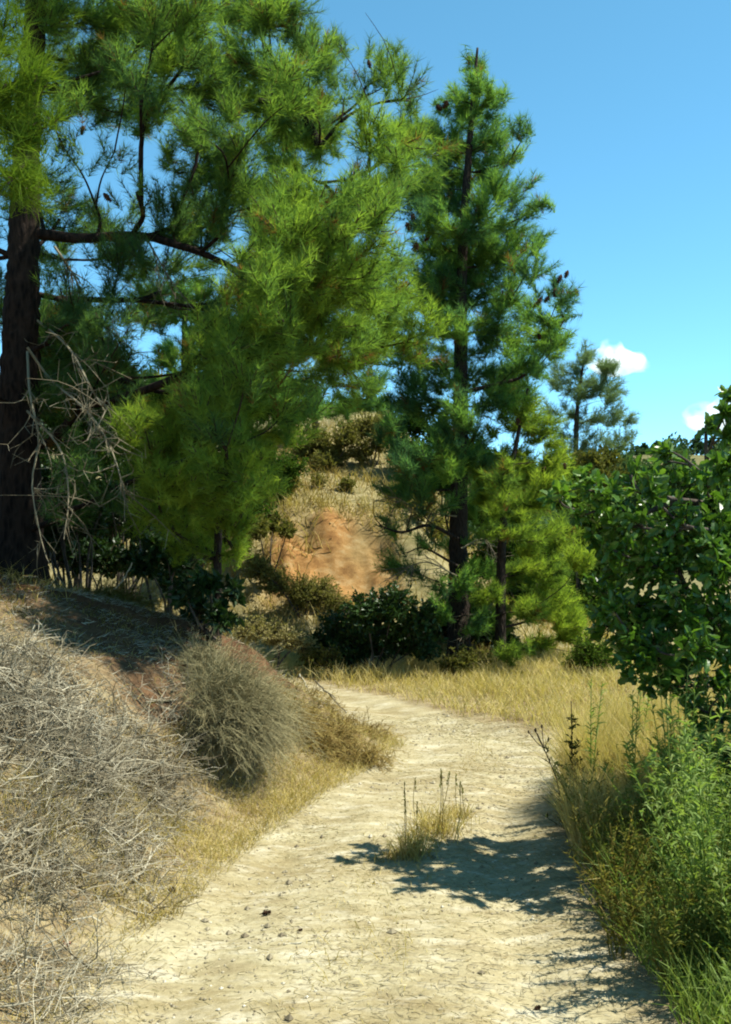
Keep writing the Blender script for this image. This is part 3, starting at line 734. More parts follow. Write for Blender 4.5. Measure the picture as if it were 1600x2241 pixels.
# ---- the younger, brighter pine to its right
yng = [(1160, 885, 42), (1120, 930, 55), (1190, 930, 52), (1220, 1005, 55, None, .9), (1150, 1010, 58), (1100, 1045, 52), (1190, 1085, 56, None, .8), (1115, 1110, 48),
       (1085, 1160, 42, None, .4, .6), (1165, 1165, 56, None, .7), (1235, 1165, 48), (1270, 1215, 46, None, .9), (1200, 1245, 58), (1135, 1255, 55, None, .4), (1080, 1300, 45, None, .3, .6),
       (1225, 1315, 66, None, .8), (1165, 1340, 56), (1110, 1350, 52, None, .3, .7), (1255, 1380, 56, None, .7), (1185, 1415, 50), (1290, 1430, 42, None, .8), (1120, 1420, 40, None, .4)]
pine('young bright green pine close against the right side of the tall straight pine', 'pine trees', None,
     [(1095, 1470), (1098, 1200), (1115, 1050), (1155, 850)], 12.6, .075, .012,
     yng, 'needle_bright', .12, .0075, 8.5, 14, 'bark_small',
     [(1.85 + rs.uniform(-.5, .8), 13.2 + rs.uniform(-.1, .8), rs.uniform(.8, 3.0), .35, .5, .6) for k in range(12)],
     dead=[(polyline_px([(1100, 1330), (1040, 1380), (1000, 1400)], 13), .012, 16, .5), (polyline_px([(1100, 1300), (1050, 1340), (990, 1350)], 13), .01, 12, .4)], cones=[(1133, 922, 7), (1190, 1027, 6), (1236, 1020, 6)])

# ---- slim blue-green pine farther off
slim = [(1283, 775, 28), (1250, 810, 30), (1320, 800, 32), (1235, 850, 32), (1290, 855, 38), (1340, 850, 30), (1335, 800, 22), (1245, 905, 34), (1310, 910, 34), (1355, 900, 26), (1375, 945, 30), (1290, 955, 34), (1335, 960, 30), (1225, 950, 26), (1215, 800, 22), (1385, 915, 16), (1230, 1000, 28)]
pine('slim thin-crowned blue-green pine far back against the open sky', 'pine trees', None,
     [(1258, 1120), (1260, 1000), (1265, 880), (1283, 755)], 26, .10, .015, slim, 'needle_blue', .19, .011, 5.5, 15, 'bark_small', [(x_, 26 + rs.uniform(-.6, .6), z_, rs.uniform(.25, .42), .5, .8) for x_, z_ in [((px_ - 800) / F * 26, CAMZ + (HZ - py_) / F * 26) for px_, py_ in [(1270, 790), (1300, 830), (1260, 870), (1330, 880), (1220, 830), (1350, 915), (1300, 985), (1250, 985), (1205, 900), (1365, 975), (1320, 840), (1275, 925), (1225, 975)]]])

# ---- bright small pine growing at the edge of the left bank
sm = [(345, 900, 48), (375, 955, 58, -.3), (330, 990, 42), (400, 1030, 58), (430, 1195, 34), (525, 1195, 32), (380, 1180, 38), (470, 1215, 28), (350, 1050, 48), (425, 1100, 56), (370, 1125, 48), (455, 905, 48), (535, 880, 45), (600, 945, 46, None, .95), (560, 985, 46), (640, 965, 32),
      (505, 955, 46), (465, 1145, 44), (525, 1140, 34, None, .6, .6), (590, 1040, 36, None, .2, .7), (315, 930, 35), (400, 870, 42), (480, 860, 40), (320, 1080, 36), (440, 980, 46), (350, 1090, 45), (410, 1150, 40)]
pine('small bright green pine on the bank edge just right of the great dark trunk', 'pine trees', None,
     [(474, 1420), (478, 1150), (488, 1000), (500, 870), (490, 800)], 7.7, .036, .008, sm, 'needle_bright', .10, .0048, 8.0, 16, 'bark_small',
     [(-1.35 + rs.uniform(-.7, .5), 8.1 + rs.uniform(-.2, .5), rs.uniform(1.9, 2.8), .22, .5, .6) for k in range(14)] +
     [(rs.uniform(-1.6, -.7), rs.uniform(6.5, 7.4), rs.uniform(1.85, 2.5), .18, .6, .7) for k in range(18)], tint0=.6)
# ---- grey-green pines behind, seen below the great pine's limb
bk = [(400, 640, 46), (440, 685, 46), (360, 690, 46), (420, 745, 54), (370, 775, 52), (470, 775, 46), (300, 835, 56), (400, 835, 58), (480, 840, 46), (255, 855, 46), (330, 640, 30, None, .4, .7), (290, 690, 30, None, .3, .5), (450, 630, 34), (510, 700, 40), (220, 820, 40, None, .3)]
pine('grey-green pine behind the small bright pine, its top under the long limb', 'pine trees', None,
     [(410, 1080), (406, 900), (404, 740), (402, 600)], 15.5, .1, .015, bk, 'needle_mid', .16, .010, 8.5, 17, 'bark_small', tint0=.6)
bk2 = [(600, 800, 50), (560, 830, 45), (640, 850, 50), (690, 880, 50), (760, 890, 46), (820, 880, 40), (600, 870, 48), (550, 780, 40), (820, 820, 36)]
pine('low rounded pine on the hill crest between the great pine and the tall one', 'pine trees', None,
     [(690, 1010), (690, 920), (680, 810)], 19.5, .1, .02, bk2, 'needle_mid', .18, .012, 9.0, 18, 'bark_small', tint0=.5)

# ---- broadleaf shrubs and bushes
def shrub(label, clumps, d, mat, L, W, seed, dens=130, per=9, name='shrub', cat='shrub', group='shrubs', hang=.1, tint=.5, stems=True, basepx=None):
    rng = R(seed)
    cs = [(at(x, y, d + (o[0] if o else rng.uniform(-.4, .4))), r / F * d) for x, y, r, *o in clumps]
    for c, r in cs: c[2] = max(c[2], Hp(c[0], c[1]) + .55 * r)
    bx = (np.mean([c[0][0] for c in cs]) if basepx is None else (basepx - 800) / F * d)
    base = np.array([bx, d, Hp(bx, d)])
    root = thing(name, label, cat, base, group)
    crown = MB(); st = MB()
    for c, r in cs:
        b = base + np.array([rng.normal(0, .08), rng.normal(0, .08), -.05])
        m = b * .5 + c * .5 + rng.normal(0, .06, 3)
        if d < 30: st = MB()
        tube(st, spline([b, m, c], 7), np.linspace(.018, .005, 7), 5, .5)
        if d < 30: st.build('stem', M['bark_oak'], root)
        ax = norm(c - m)
        rv = np.array([r, r * 1.1, r * .9])
        n = max(10, int(dens * dn_scale(r, L)))
        clump_leaves(crown, rng, c, rv, ax, n, per, L, W, tint + rng.normal(0, .08), 0, 1, .004, hang)
    if d >= 30: st.build('stems', M['bark_oak'], root)
    crown.build('foliage', [M[mat], M['twig']], root)
    return root
def dn_scale(r, L):
    return (r / L) ** 2 / 20.0
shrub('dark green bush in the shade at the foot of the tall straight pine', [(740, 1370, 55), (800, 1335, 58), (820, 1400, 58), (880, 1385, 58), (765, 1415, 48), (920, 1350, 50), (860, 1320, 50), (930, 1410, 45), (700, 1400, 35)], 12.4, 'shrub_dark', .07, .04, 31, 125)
shrub('pale tan-olive shrub across the track beside the bank\'s rounded end', [(560, 1375, 36), (600, 1385, 38), (640, 1395, 36), (530, 1385, 32), (670, 1410, 30), (500, 1360, 30)], 12.2, 'shrub_tan', .045, .016, 32, 110, tint=.55)
shrub('yellowish shrub above the pale olive one, below the orange cut', [(600, 1270, 45), (660, 1290, 48), (710, 1290, 42), (560, 1240, 40), (740, 1320, 36)], 14.6, 'shrub_olive', .05, .020, 33, 125, tint=.9)
shrub('low olive bush on the field edge before the two pine trunks', [(1010, 1445, 40), (1050, 1440, 38), (980, 1455, 28)], 12.0, 'shrub_olive', .05, .018, 34, 125, tint=.3)
shrub('low olive bush spilling onto the far end of the track', [(720, 1445, 40), (680, 1440, 32), (765, 1455, 26)], 12.3, 'shrub_olive', .05, .02, 35, 125, tint=.2)
shrub('bright olive bush at the foot of the young bright pine', [(1290, 1425, 46), (1320, 1445, 40), (1260, 1450, 36)], 11.8, 'shrub_green', .05, .02, 36, 125, tint=.8)
shrub('olive undergrowth lit through the gap behind the great trunk', [(130, 900, 42), (150, 970, 46), (165, 1050, 46), (160, 1130, 40), (205, 1080, 42), (215, 1000, 40), (120, 830, 35), (140, 1170, 30)], 11.2, 'shrub_green', .06, .026, 37, 160, tint=.35, basepx=160)
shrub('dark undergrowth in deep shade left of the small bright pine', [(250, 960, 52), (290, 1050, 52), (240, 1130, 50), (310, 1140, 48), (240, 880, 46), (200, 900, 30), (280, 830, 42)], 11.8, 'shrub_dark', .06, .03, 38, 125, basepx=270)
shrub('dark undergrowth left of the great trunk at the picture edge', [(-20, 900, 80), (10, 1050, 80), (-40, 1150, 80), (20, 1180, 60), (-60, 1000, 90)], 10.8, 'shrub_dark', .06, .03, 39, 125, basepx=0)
for k, (lab, cl, d_, mt, tn) in enumerate([
    ('pale green shrub high on the slope above the orange cut', [(690, 960, 42), (730, 990, 45), (760, 950, 40), (660, 1000, 36), (700, 1020, 34)], 18.6, 'shrub_olive', .55),
    ('green leafy bush on the slope right of the small bright pine', [(600, 1010, 42), (640, 1020, 38), (570, 1060, 40), (620, 1060, 38)], 16.8, 'shrub_green', .5),
    ('dry tan shrub near the crest left of the tall pine', [(800, 930, 36), (830, 960, 36), (790, 985, 34), (840, 920, 26)], 18.8, 'shrub_olive', .95),
    ('dusky shrub overhanging the left end of the orange cut', [(560, 1150, 36), (600, 1140, 32), (630, 1160, 24), (530, 1180, 30)], 15.2, 'shrub_olive', .4),
    ('low grey shrub on the brow of the orange cut', [(640, 1080, 26), (700, 1070, 24), (760, 1065, 24)], 17.4, 'shrub_olive', .6),
    ('tan shrub behind the bare lower limbs of the tall pine', [(860, 1130, 36), (900, 1170, 38), (930, 1110, 36), (960, 1160, 32)], 16.5, 'shrub_olive', .85)]):
    shrub(lab, cl, d_, mt, .07, .032, 50 + k, 120, tint=tn)
# woodland closing the view behind the great pine
for k, (lab, cl, d_, mt, tn) in enumerate([
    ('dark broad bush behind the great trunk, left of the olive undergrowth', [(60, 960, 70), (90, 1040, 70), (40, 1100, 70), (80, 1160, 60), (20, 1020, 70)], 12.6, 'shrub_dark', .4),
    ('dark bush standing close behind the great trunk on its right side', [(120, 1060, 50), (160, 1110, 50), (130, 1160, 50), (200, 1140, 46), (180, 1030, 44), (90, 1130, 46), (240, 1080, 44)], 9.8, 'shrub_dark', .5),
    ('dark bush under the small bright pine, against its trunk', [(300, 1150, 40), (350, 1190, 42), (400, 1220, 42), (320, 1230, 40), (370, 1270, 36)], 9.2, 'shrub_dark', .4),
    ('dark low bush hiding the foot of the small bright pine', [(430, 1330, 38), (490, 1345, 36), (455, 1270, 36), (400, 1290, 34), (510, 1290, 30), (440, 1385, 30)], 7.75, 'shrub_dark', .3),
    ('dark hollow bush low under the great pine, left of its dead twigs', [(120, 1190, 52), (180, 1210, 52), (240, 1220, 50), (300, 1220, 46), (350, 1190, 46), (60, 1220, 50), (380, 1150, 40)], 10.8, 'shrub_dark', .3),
    ('leafy tree closing the view between the great trunk and the grey-green pine', [(110, 700, 60), (180, 760, 66), (120, 800, 66), (220, 820, 66), (150, 870, 66), (260, 890, 66), (200, 940, 66), (100, 920, 60), (280, 980, 60), (60, 1000, 60), (40, 850, 60)], 14.0, 'shrub_green', .2),
    ('dark tall bush filling the gap right of the olive undergrowth', [(250, 900, 60), (290, 960, 60), (270, 1040, 64), (310, 1110, 60), (260, 1130, 60), (330, 1180, 50), (220, 1180, 50)], 12.8, 'shrub_dark', .4),
    ('green tree on the slope behind the small bright pine', [(330, 900, 60), (420, 920, 64), (500, 930, 60), (380, 1000, 64), (460, 1020, 64), (540, 1020, 56), (520, 1090, 56), (440, 1110, 60), (380, 1090, 56), (560, 1120, 46), (480, 1170, 46)], 15.6, 'shrub_green', .4),
    ('green thicket tree on the hill crest behind the grey-green pine', [(250, 830, 60), (330, 850, 60), (420, 860, 60), (500, 860, 56), (570, 880, 56), (640, 900, 50), (300, 900, 56), (380, 910, 56), (160, 840, 60), (80, 850, 60)], 20.5, 'shrub_green', .55),
    ('dense dark bush between the two pine trunks at the field edge', [(960, 1340, 50), (1010, 1320, 50), (1050, 1350, 52), (990, 1390, 50), (1050, 1410, 46), (940, 1420, 44), (1090, 1390, 44), (1110, 1430, 40)], 13.8, 'shrub_dark', .5),
    ('olive thicket on the slope behind the young bright pine', [(1060, 1110, 52), (1100, 1180, 56), (1160, 1200, 56), (1210, 1250, 52), (1140, 1280, 56), (1060, 1230, 50), (1230, 1330, 50), (1180, 1370, 50)], 17.0, 'shrub_green', .35),
    ('dusky thicket on the slope behind the tall straight trunk', [(880, 980, 50), (930, 1010, 54), (980, 1040, 54), (1020, 980, 54), (1080, 1020, 50), (900, 920, 44), (960, 940, 48)], 18.0, 'shrub_green', .2),
    ('green tree right of the young pine, below the slim one', [(1240, 1080, 44), (1280, 1120, 44), (1260, 1180, 48), (1290, 1240, 48), (1260, 1300, 48), (1290, 1360, 48), (1250, 1040, 36)], 17.5, 'shrub_green', .5)]):
    shrub(lab, cl, d_, mt, .09, .045, 120 + k, 170, name='thicket', cat='thicket', group='thickets on the slope', tint=tn)
# trees of the middle distance on the right
for k, (lab, cl, d_, mt, tn) in enumerate([
    ('olive-green tree behind the oak\'s upper left leaves', [(1290, 1010, 38), (1330, 1000, 32), (1310, 1050, 42), (1350, 1050, 36), (1290, 1090, 40)], 23, 'shrub_olive', .2),
    ('rounded green tree in the gap between young pine and oak', [(1310, 1130, 42), (1340, 1160, 44), (1290, 1170, 36), (1330, 1210, 40), (1370, 1130, 36), (1330, 1260, 40), (1300, 1300, 40), (1350, 1330, 40), (1340, 1390, 40)], 19, 'shrub_green', .45),
    ('far green tree on the rise left of the oak\'s top', [(1400, 1035, 36), (1440, 1040, 36), (1370, 1025, 28), (1420, 1090, 40)], 40, 'far_green', .6),
    ('far green tree on the rise behind the oak\'s top', [(1480, 1040, 40), (1530, 1045, 42), (1580, 1040, 44), (1510, 1090, 44), (1570, 1100, 44)], 36, 'far_green', .5)]):
    shrub(lab, cl, d_, mt, .13, .07, 70 + k, 120, name='tree', cat='tree', group='middle distance trees', tint=tn)
for k, (x, r) in enumerate([(1440, 14), (1525, 20), (1495, 14), (1560, 20), (1590, 26), (1410, 12), (1470, 10)]):
    d_ = 82 + 4 * (k % 3); X = (x - 800) / F * d_
    yb = HZ - (Hp(X, d_) - CAMZ) / d_ * F
    lab = ['tiny tree on the far ridge over the small far tree', 'dark round tree on the far ridge under the low cloud', 'small tree on the far ridge left of the round dark one',
           'tree on the far ridge right of the round dark one', 'tree on the far ridge at the right edge', 'tiny tree on the far ridge nearest the slim pine', 'smallest tree on the far ridge, mid gap'][k]
    shrub(lab, [(x, yb - r * .9, r), (x - r * .5, yb - r * .5, r * .7), (x + r * .5, yb - r * .5, r * .7), (x, yb - r * 1.5, r * .6)], d_, 'shrub_dark', .35, .22, 90 + k, 60, name='tree', cat='tree', group='far ridge trees', hang=0)

# ------------------------------------------------------------------ oak on the right
def oak():
    rng = R(200); d = 4.9
    bx = 2.75; base = np.array([bx, d + .1, Hp(bx, d + .1)])
    root = thing('oak_tree', 'glossy dark leafy oak leaning in from the right edge over the weeds', 'tree', base)
    tb = MB(); trunk = spline([base - [0, 0, .1], base + [-.08, .05, .6], base + [.02, .1, 1.2], base + [-.1, .05, 1.8], base + [-.2, .1, 2.25]], 30)
    tube(tb, trunk, np.linspace(.11, .02, 30), 10, .5, 0, .05, rng); tb.build('trunk', M['bark_oak'], root, True)
    trad = np.linspace(.11, .03, 30)
    cl = [(1215, 1080, 22), (1245, 1075, 34), (1290, 1050, 40), (1330, 1090, 48), (1380, 1040, 40), (1430, 1060, 46), (1465, 985, 26), (1450, 1010, 34), (1500, 1040, 44), (1550, 1050, 48), (1590, 1030, 48), (1560, 1100, 56),
          (1390, 1150, 58), (1470, 1130, 60), (1540, 1160, 64), (1600, 1150, 64), (1310, 1190, 38), (1345, 1220, 48), (1400, 1230, 60), (1480, 1230, 66), (1560, 1240, 66), (1300, 1285, 34), (1340, 1300, 46), (1400, 1320, 60), (1470, 1330, 66),
          (1550, 1330, 68), (1325, 1370, 40), (1370, 1400, 54), (1440, 1420, 62), (1520, 1420, 66), (1590, 1410, 66), (1380, 1460, 42), (1420, 1490, 34), (1490, 1490, 42), (1515, 1540, 36), (1512, 1600, 26), (1580, 1500, 50), (1580, 1570, 44), (1590, 1640, 34),
          (1588, 905, 10), (1600, 860, 12), (1545, 930, 9), (1592, 955, 14), (1350, 1140, 34), (1270, 1130, 24)]
    out = [(1680, 1080, 60), (1690, 1200, 70), (1690, 1320, 70), (1680, 1440, 60), (1780, 1130, 70), (1790, 1240, 80), (1790, 1350, 70), (1670, 960, 26), (1880, 1180, 70), (1900, 1280, 70)]
    fol = MB(); lf_base = []; lf_d = []; lf_t = []; cs = []
    for i, (x, y, r) in enumerate(cl + out):
        dd = rng.uniform(-.4, .4)
        for q in range(2 if r > 44 and i < len(cl) else 1):
            dq = dd if q == 0 else -dd + rng.uniform(-.2, .2)
            cs.append((at(x + q * rng.normal(0, 16), y + q * rng.normal(0, 16), d + dq), r / F * (d + dq) * rng.uniform(.75, 1.15), y))
    for k in range(34):
        a = rng.uniform(0, 2 * PI); q = rng.uniform(.1, .8)
        cs.append((base + np.array([.1 + q * math.cos(a), .55 * q * math.sin(a), rng.uniform(.9, 2.35) - q * .2]), rng.uniform(.16, .26), 1100))
    br = branching(trunk, [c[0] for c in cs], rng)
    for (c, rr, y), (lc, desc) in zip(cs, br):
            rad = min(.045, .0065 * math.sqrt(desc))
            lm = MB(); tube(lm, lc, np.linspace(rad, max(.002, rad * .5), len(lc)), 6, .5); lm.build('limb', M['bark_oak'], root, True)
            n = max(5, int(17 * (rr / .13) ** 2)); per = 7
            u = unit(rng, n); end = c + u * (rng.uniform(.1, 1, n) ** .5)[:, None] * rr
            start = c - norm(lc[-1] - lc[-3]) * rr * .5 + (end - c) * .3
            sticks(fol, start, end, .003, .0015, .3, 1)
            f = rng.uniform(.3, 1.05, (n, per))
            p = (start[:, None] + (end - start)[:, None] * f[..., None]).reshape(-1, 3)
            dv = norm(np.repeat(norm(end - start), per, 0) * .6 + unit(rng, n * per) * .9 + np.array([0, 0, -.15]))
            tt = np.clip(np.repeat(np.clip((.75 if y < 1130 else .35) * .6 + .2 + rng.normal(0, .12, n), 0, 1), per) + rng.normal(0, .12, n * per), 0, 1)  # sunlight on the upper crown put into a lighter leaf tint
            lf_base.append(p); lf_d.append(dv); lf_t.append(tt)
    P = np.concatenate(lf_base); Dv = np.concatenate(lf_d); T = np.concatenate(lf_t)
    # the leaves nearest the camera are single parts
    px = 800 + P[:, 0] / P[:, 1] * F
    order = np.argsort(P[:, 1] + np.where((px < 1600), 0, 9))
    single = order[:300]; rest = order[300:]
    def lobed(mb, b, dv, L, t, rng):
        """a shallow-lobed leaf, folded along its midrib"""
        n = len(b); side = norm(np.cross(dv, rng.normal(size=(n, 3)))); up = np.cross(side, dv)
        L = np.broadcast_to(L, (n,))[:, None]
        prof = [(0, .03), (.22, .20), (.36, .15), (.55, .27), (.68, .2), (.85, .2), (1.0, .0)]
        v = []
        for s_ in (-1, 1):
            for a, w in prof:
                v.append(b + dv * L * a + side * L * w * s_ + up * L * (w * .45 - .22 * a * a))
        for a in (.0, .36, .68):
            v.append(b + dv * L * a - up * L * .22 * a * a)
        v = np.stack(v, 1).reshape(-1, 3)
        o = np.arange(n)[:, None] * 17
        tr = []
        for s_ in (0, 7):
            tr += [(14, s_ + 1, s_ + 0), (14, 15, s_ + 1), (15, s_ + 2, s_ + 1), (15, s_ + 3, s_ + 2), (15, 16, s_ + 3), (16, s_ + 4, s_ + 3), (16, s_ + 5, s_ + 4), (16, s_ + 6, s_ + 5)]
        mb.add(v, np.concatenate([o + np.array([x]) for x in tr]), None, np.repeat(t, 17), 0)
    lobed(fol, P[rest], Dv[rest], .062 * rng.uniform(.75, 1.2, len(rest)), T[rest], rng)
    fo = fol.build('foliage', [M['oak_leaf'], M['twig']], root); fo['kind'] = 'stuff'
    protos = []
    for k in range(6):
        mb = MB(); lobed(mb, np.zeros((1, 3)), np.array([[0, 1.0, 0]]), .066, np.array([.2 + .1 * k]), R(k)); protos.append(mb.mesh('leaf', M['oak_leaf']))
    for j, i in enumerate(single):
        o = bpy.data.objects.new('leaf', protos[j % 6]); C.objects.link(o); o.parent = root
        o.location = tuple(P[i] - base); o.rotation_mode = 'QUATERNION'
        q = Vector(Dv[i]).to_track_quat('Y', 'Z')
        o.rotation_quaternion = q @ __import__('mathutils').Quaternion((0, 1, 0), rng.uniform(0, 6.28))
        s = rng.uniform(.8, 1.15); o.scale = (s, s, s)
oak()

# ------------------------------------------------------------------ dry grass, litter, pebbles
def scatter(rng, n, x0, x1, y0, y1, keep):
    x = rng.uniform(x0, x1, n); y = rng.uniform(y0, y1, n)
    e, sg, pth = zones(x, y)
    k = keep(x, y, e, sg, pth, rng)
    x, y = x[k], y[k]
    return x, y, H(x, y)
def grass(name, rng, xyz, h0, h1, w, matn, tint=.5, lean=.35, droop=.5, hn=None):
    x, y, z = xyz; n = len(x)
    b = np.stack([x, y, z - .01], 1)
    d = norm(np.stack([rng.normal(0, lean, n), rng.normal(0, lean, n), np.ones(n)], 1))
    L = rng.uniform(h0, h1, n) * (0.6 + .8 * (vnoise(x * 2.3, y * 2.3)))
    mb = MB(); blades(mb, b, d, L, w, rng.uniform(.1, droop, n), np.clip(tint + rng.normal(0, .22, n) + (vnoise(x * 1.4 + 9, y * 1.4) - .5) * .5, 0, 1), rng)
    o = mb.build(name, M[matn]); tag(o, kind='stuff'); return o
g = R(300)
nz = lambda x, y, s, t: vnoise(x / s + 31, y / s + 7) > t
o = grass('dry_grass', g, scatter(g, 60000, -1.5, 5.2, 8.2, 13.6, lambda x, y, e, s, p, r: (s < 0) & (e > .05) & (r.random(len(x)) < .15 + .85 * smooth(.05, .35, e)) & (r.random(len(x)) < .1 + 1.1 * vnoise(x * 1.6, y * 1.6))), .10, .27, .006, 'straw', .85, .45)
tag(o, 'golden dry grass filling the field beyond the bend', 'grass')
o = grass('dry_grass', g, scatter(g, 50000, .8, 2.9, 5.0, 6.9, lambda x, y, e, s, p, r: (s < 0) & (e > .04) & (y < 6.5 + .3 * (x > 1.7)) & (r.random(len(x)) < vnoise(x * 2, y * 2) + .2)), .22, .60, .0045, 'straw', 1.0, .25, .7)
tag(o, 'tall pale dry grass on the right verge by the bend', 'grass')
o = grass('dry_grass', g, scatter(g, 60000, -3.5, .6, 2.0, 10.5, lambda x, y, e, s, p, r: (s > 0) & (e > -.05) & (e < 1.9) & (r.random(len(x)) < (.35 + .65 * np.exp(-e / .35)) * (vnoise(x * 3, y * 3) + .25))), .04, .13, .0035, 'straw', .55, .8, .9)
tag(o, 'short golden grass on the left bank beside the track', 'grass')
o = grass('dry_grass', g, scatter(g, 42000, -1.9, .4, 4.2, 8.6, lambda x, y, e, s, p, r: (s > 0) & (e > -.12) & (e < .75) & (r.random(len(x)) < .25 + vnoise(x * 4, y * 4))), .04, .15, .003, 'straw', .6, .6, .9)
tag(o, 'golden grass skirt at the foot of the left bank', 'grass')
o = grass('dry_grass', g, scatter(g, 14000, -.9, 1.6, 2.4, 9.0, lambda x, y, e, s, p, r: (e < 0) & (r.random(len(x)) < (vnoise(x * 1.7 + 3, y * 1.1) - .45) * 2)), .012, .045, .0028, 'straw', .55, 1.0, .9)
tag(o, 'sparse trodden dry grass on the track', 'grass')
o = grass('dry_grass', g, scatter(g, 22000, -7, 4, 13.6, 22, lambda x, y, e, s, p, r: (s < 0) & (e > .4) & (r.random(len(x)) < (vnoise(x * .9, y * .9) + .1) * np.where(cutmask(x, y) < .3, 1, .9 * (vnoise(x * 3, y * 3) > .6)))), .12, .4, .013, 'straw', .25, .4, .6)
tag(o, 'thin dry grass on the hillside around the orange cut', 'grass')
o = grass('dry_grass', g, scatter(g, 9000, -5, -.6, 6.5, 11.5, lambda x, y, e, s, p, r: (s > 0) & (e > .9) & (r.random(len(x)) < vnoise(x * 1.3, y * 1.3))), .05, .16, .006, 'weed_dry', .05, .7, .9)
tag(o, 'brown litter and grass in the shade under the great pine', 'grass')
o = grass('dry_grass', g, scatter(g, 9000, -2.6, 1.4, 14.2, 18.6, lambda x, y, e, s, p, r: (s < 0) & (np.abs(cutmask(x, y) - .35) < .34)), .12, .34, .011, 'straw', .35, .5, .9)
tag(o, 'dry grass fringe hanging round the orange cut', 'grass')
o = grass('dry_grass', g, scatter(g, 24000, -9, -2.2, 1.5, 12, lambda x, y, e, s, p, r: (s > 0) & (e > 1.3) & (r.random(len(x)) < vnoise(x * 1.1 + 5, y * 1.1) + .1)), .08, .24, .005, 'straw', .45, .6, .9)
tag(o, 'thin dry grass on the slope left of the great pine', 'grass')
o = grass('dry_grass', g, scatter(g, 26000, 1.18, 2.3, 5.65, 6.8, lambda x, y, e, s, p, r: (s < 0) & (e > .02) & (r.random(len(x)) < .25 + vnoise(x * 3, y * 3))), .30, .62, .0045, 'straw', 1.0, .18, .6)
tag(o, 'pale tall straw stand where the verge meets the bend', 'grass')
# straw litter lying flat
mb = MB()
x, y, z = scatter(g, 90000, -2.2, 2.2, 2.3, 9.5, lambda x, y, e, s, p, r: (e < .5) & (r.random(len(x)) < .12 + .9 * vnoise(x * 2.1, y * 1.4 + 5) ** 1.5))
n = len(x); a = g.uniform(0, 2 * PI, n); L = g.uniform(.015, .07, n)
dv = np.stack([np.cos(a), np.sin(a), g.normal(0, .12, n)], 1)
p0 = np.stack([x, y, z + .004], 1)
needles(mb, p0, norm(dv), L, .0035, g.random(n), g)
tag(mb.build('straw_litter', M['straw_pale']), 'pale straw and needle litter scattered over the track', 'litter', kind='stuff')
mb = MB()
x, y, z = scatter(g, 26000, -2.0, 2.0, 2.3, 9.0, lambda x, y, e, s, p, r: (e < .4) & (r.random(len(x)) < 2.5 * (vnoise(x * 1.6 + 40, y * 1.1) - .5)))
n = len(x); a = g.normal(.2, .9, n); dv = np.stack([np.cos(a), np.sin(a), g.normal(0, .1, n)], 1)
needles(mb, np.stack([x, y, z + .004], 1), norm(dv), g.uniform(.015, .06, n), .003, .15 + g.random(n) * .6, g)
tag(mb.build('needle_litter', M['grey_twig']), 'brown drifts of fallen pine needles on the track', 'litter', kind='stuff')
mb = MB()
x, y, z = scatter(g, 60000, -4.5, .2, 4.5, 10.5, lambda x, y, e, s, p, r: (s > 0) & (e > .25) & (e < 3.6) & (r.random(len(x)) < .15 + vnoise(x * 2.5 + 11, y * 2.5)))
n = len(x); a = g.uniform(0, 2 * PI, n); dv = np.stack([np.cos(a), np.sin(a), g.uniform(-.1, .5, n)], 1)
needles(mb, np.stack([x, y, z + .003], 1), norm(dv), g.uniform(.03, .11, n), .0045, g.random(n), g)
tag(mb.build('needle_litter', M['grey_twig']), 'brown needle and twig litter covering the bank under the pines', 'litter', kind='stuff')
o = grass('dry_grass', g, scatter(g, 9000, -.6, 1.6, 3.4, 8.2, lambda x, y, e, s, p, r: (e < -.35) & (r.random(len(x)) < smooth(-.55, -.8, e) * (vnoise(x * 2.2, y * 1.5) - .3) * 1.5)), .02, .09, .003, 'straw', .5, .7, .9)
tag(o, 'thin dry grass along the middle strip of the track', 'grass')
mb = MB()
x, y, z = scatter(g, 12000, -1.3, 1.9, 2.3, 9.5, lambda x, y, e, s, p, r: (e < .15) & (r.random(len(x)) < 1.4 * vnoise(x * 2.7, y * 2.7 + 5) ** 3))
n = len(x); r_ = g.uniform(.003, .010, n) * (1 + 1.2 * (g.random(n) < .06))
oct_v = np.array([[1, 0, 0], [0, 1, 0], [-1, 0, 0], [0, -1, 0], [0, 0, .7], [0, 0, -.7]], float)
v = np.stack([x, y, z + r_ * .25], 1)[:, None] + oct_v[None] * r_[:, None, None] * g.uniform(.6, 1.3, (n, 6, 1))
t8 = np.array([[0, 1, 4], [1, 2, 4], [2, 3, 4], [3, 0, 4], [1, 0, 5], [2, 1, 5], [3, 2, 5], [0, 3, 5]])
mb.add(v.reshape(-1, 3), (np.arange(n)[:, None, None] * 6 + t8[None]).reshape(-1, 3), None, np.repeat(g.random(n), 6))
tag(mb.build('pebbles', M['pebble']), 'small pale pebbles strewn on the track', 'pebbles', kind='stuff')

x = g.uniform(-1.6, .5, 1500); y = g.uniform(14.4, 16.8, 1500); k = g.random(1500) < (cutmask(x, y) * .5 + .05) * .08 * vnoise(x * 2, y * 2); x, y = x[k], y[k]; n = len(x)
r_ = g.uniform(.010, .030, n); z = H(x, y); mb = MB()
v = np.stack([x, y, z + r_ * .2], 1)[:, None] + oct_v[None] * r_[:, None, None] * g.uniform(.6, 1.4, (n, 6, 1))
mb.add(v.reshape(-1, 3), (np.arange(n)[:, None, None] * 6 + t8[None]).reshape(-1, 3), None, np.repeat(g.random(n), 6))
tag(mb.build('clods', M['clod']), 'broken orange clods on the eroded cut', 'clods', kind='stuff')
mb = MB(); n = 700; y = g.uniform(34, 112, n); x = g.uniform(-.15, .62, n) * y; z = H(x, y); r_ = g.uniform(.5, 1.5, n); per = 70
u = unit(g, n * per); u[:, 2] = np.abs(u[:, 2])
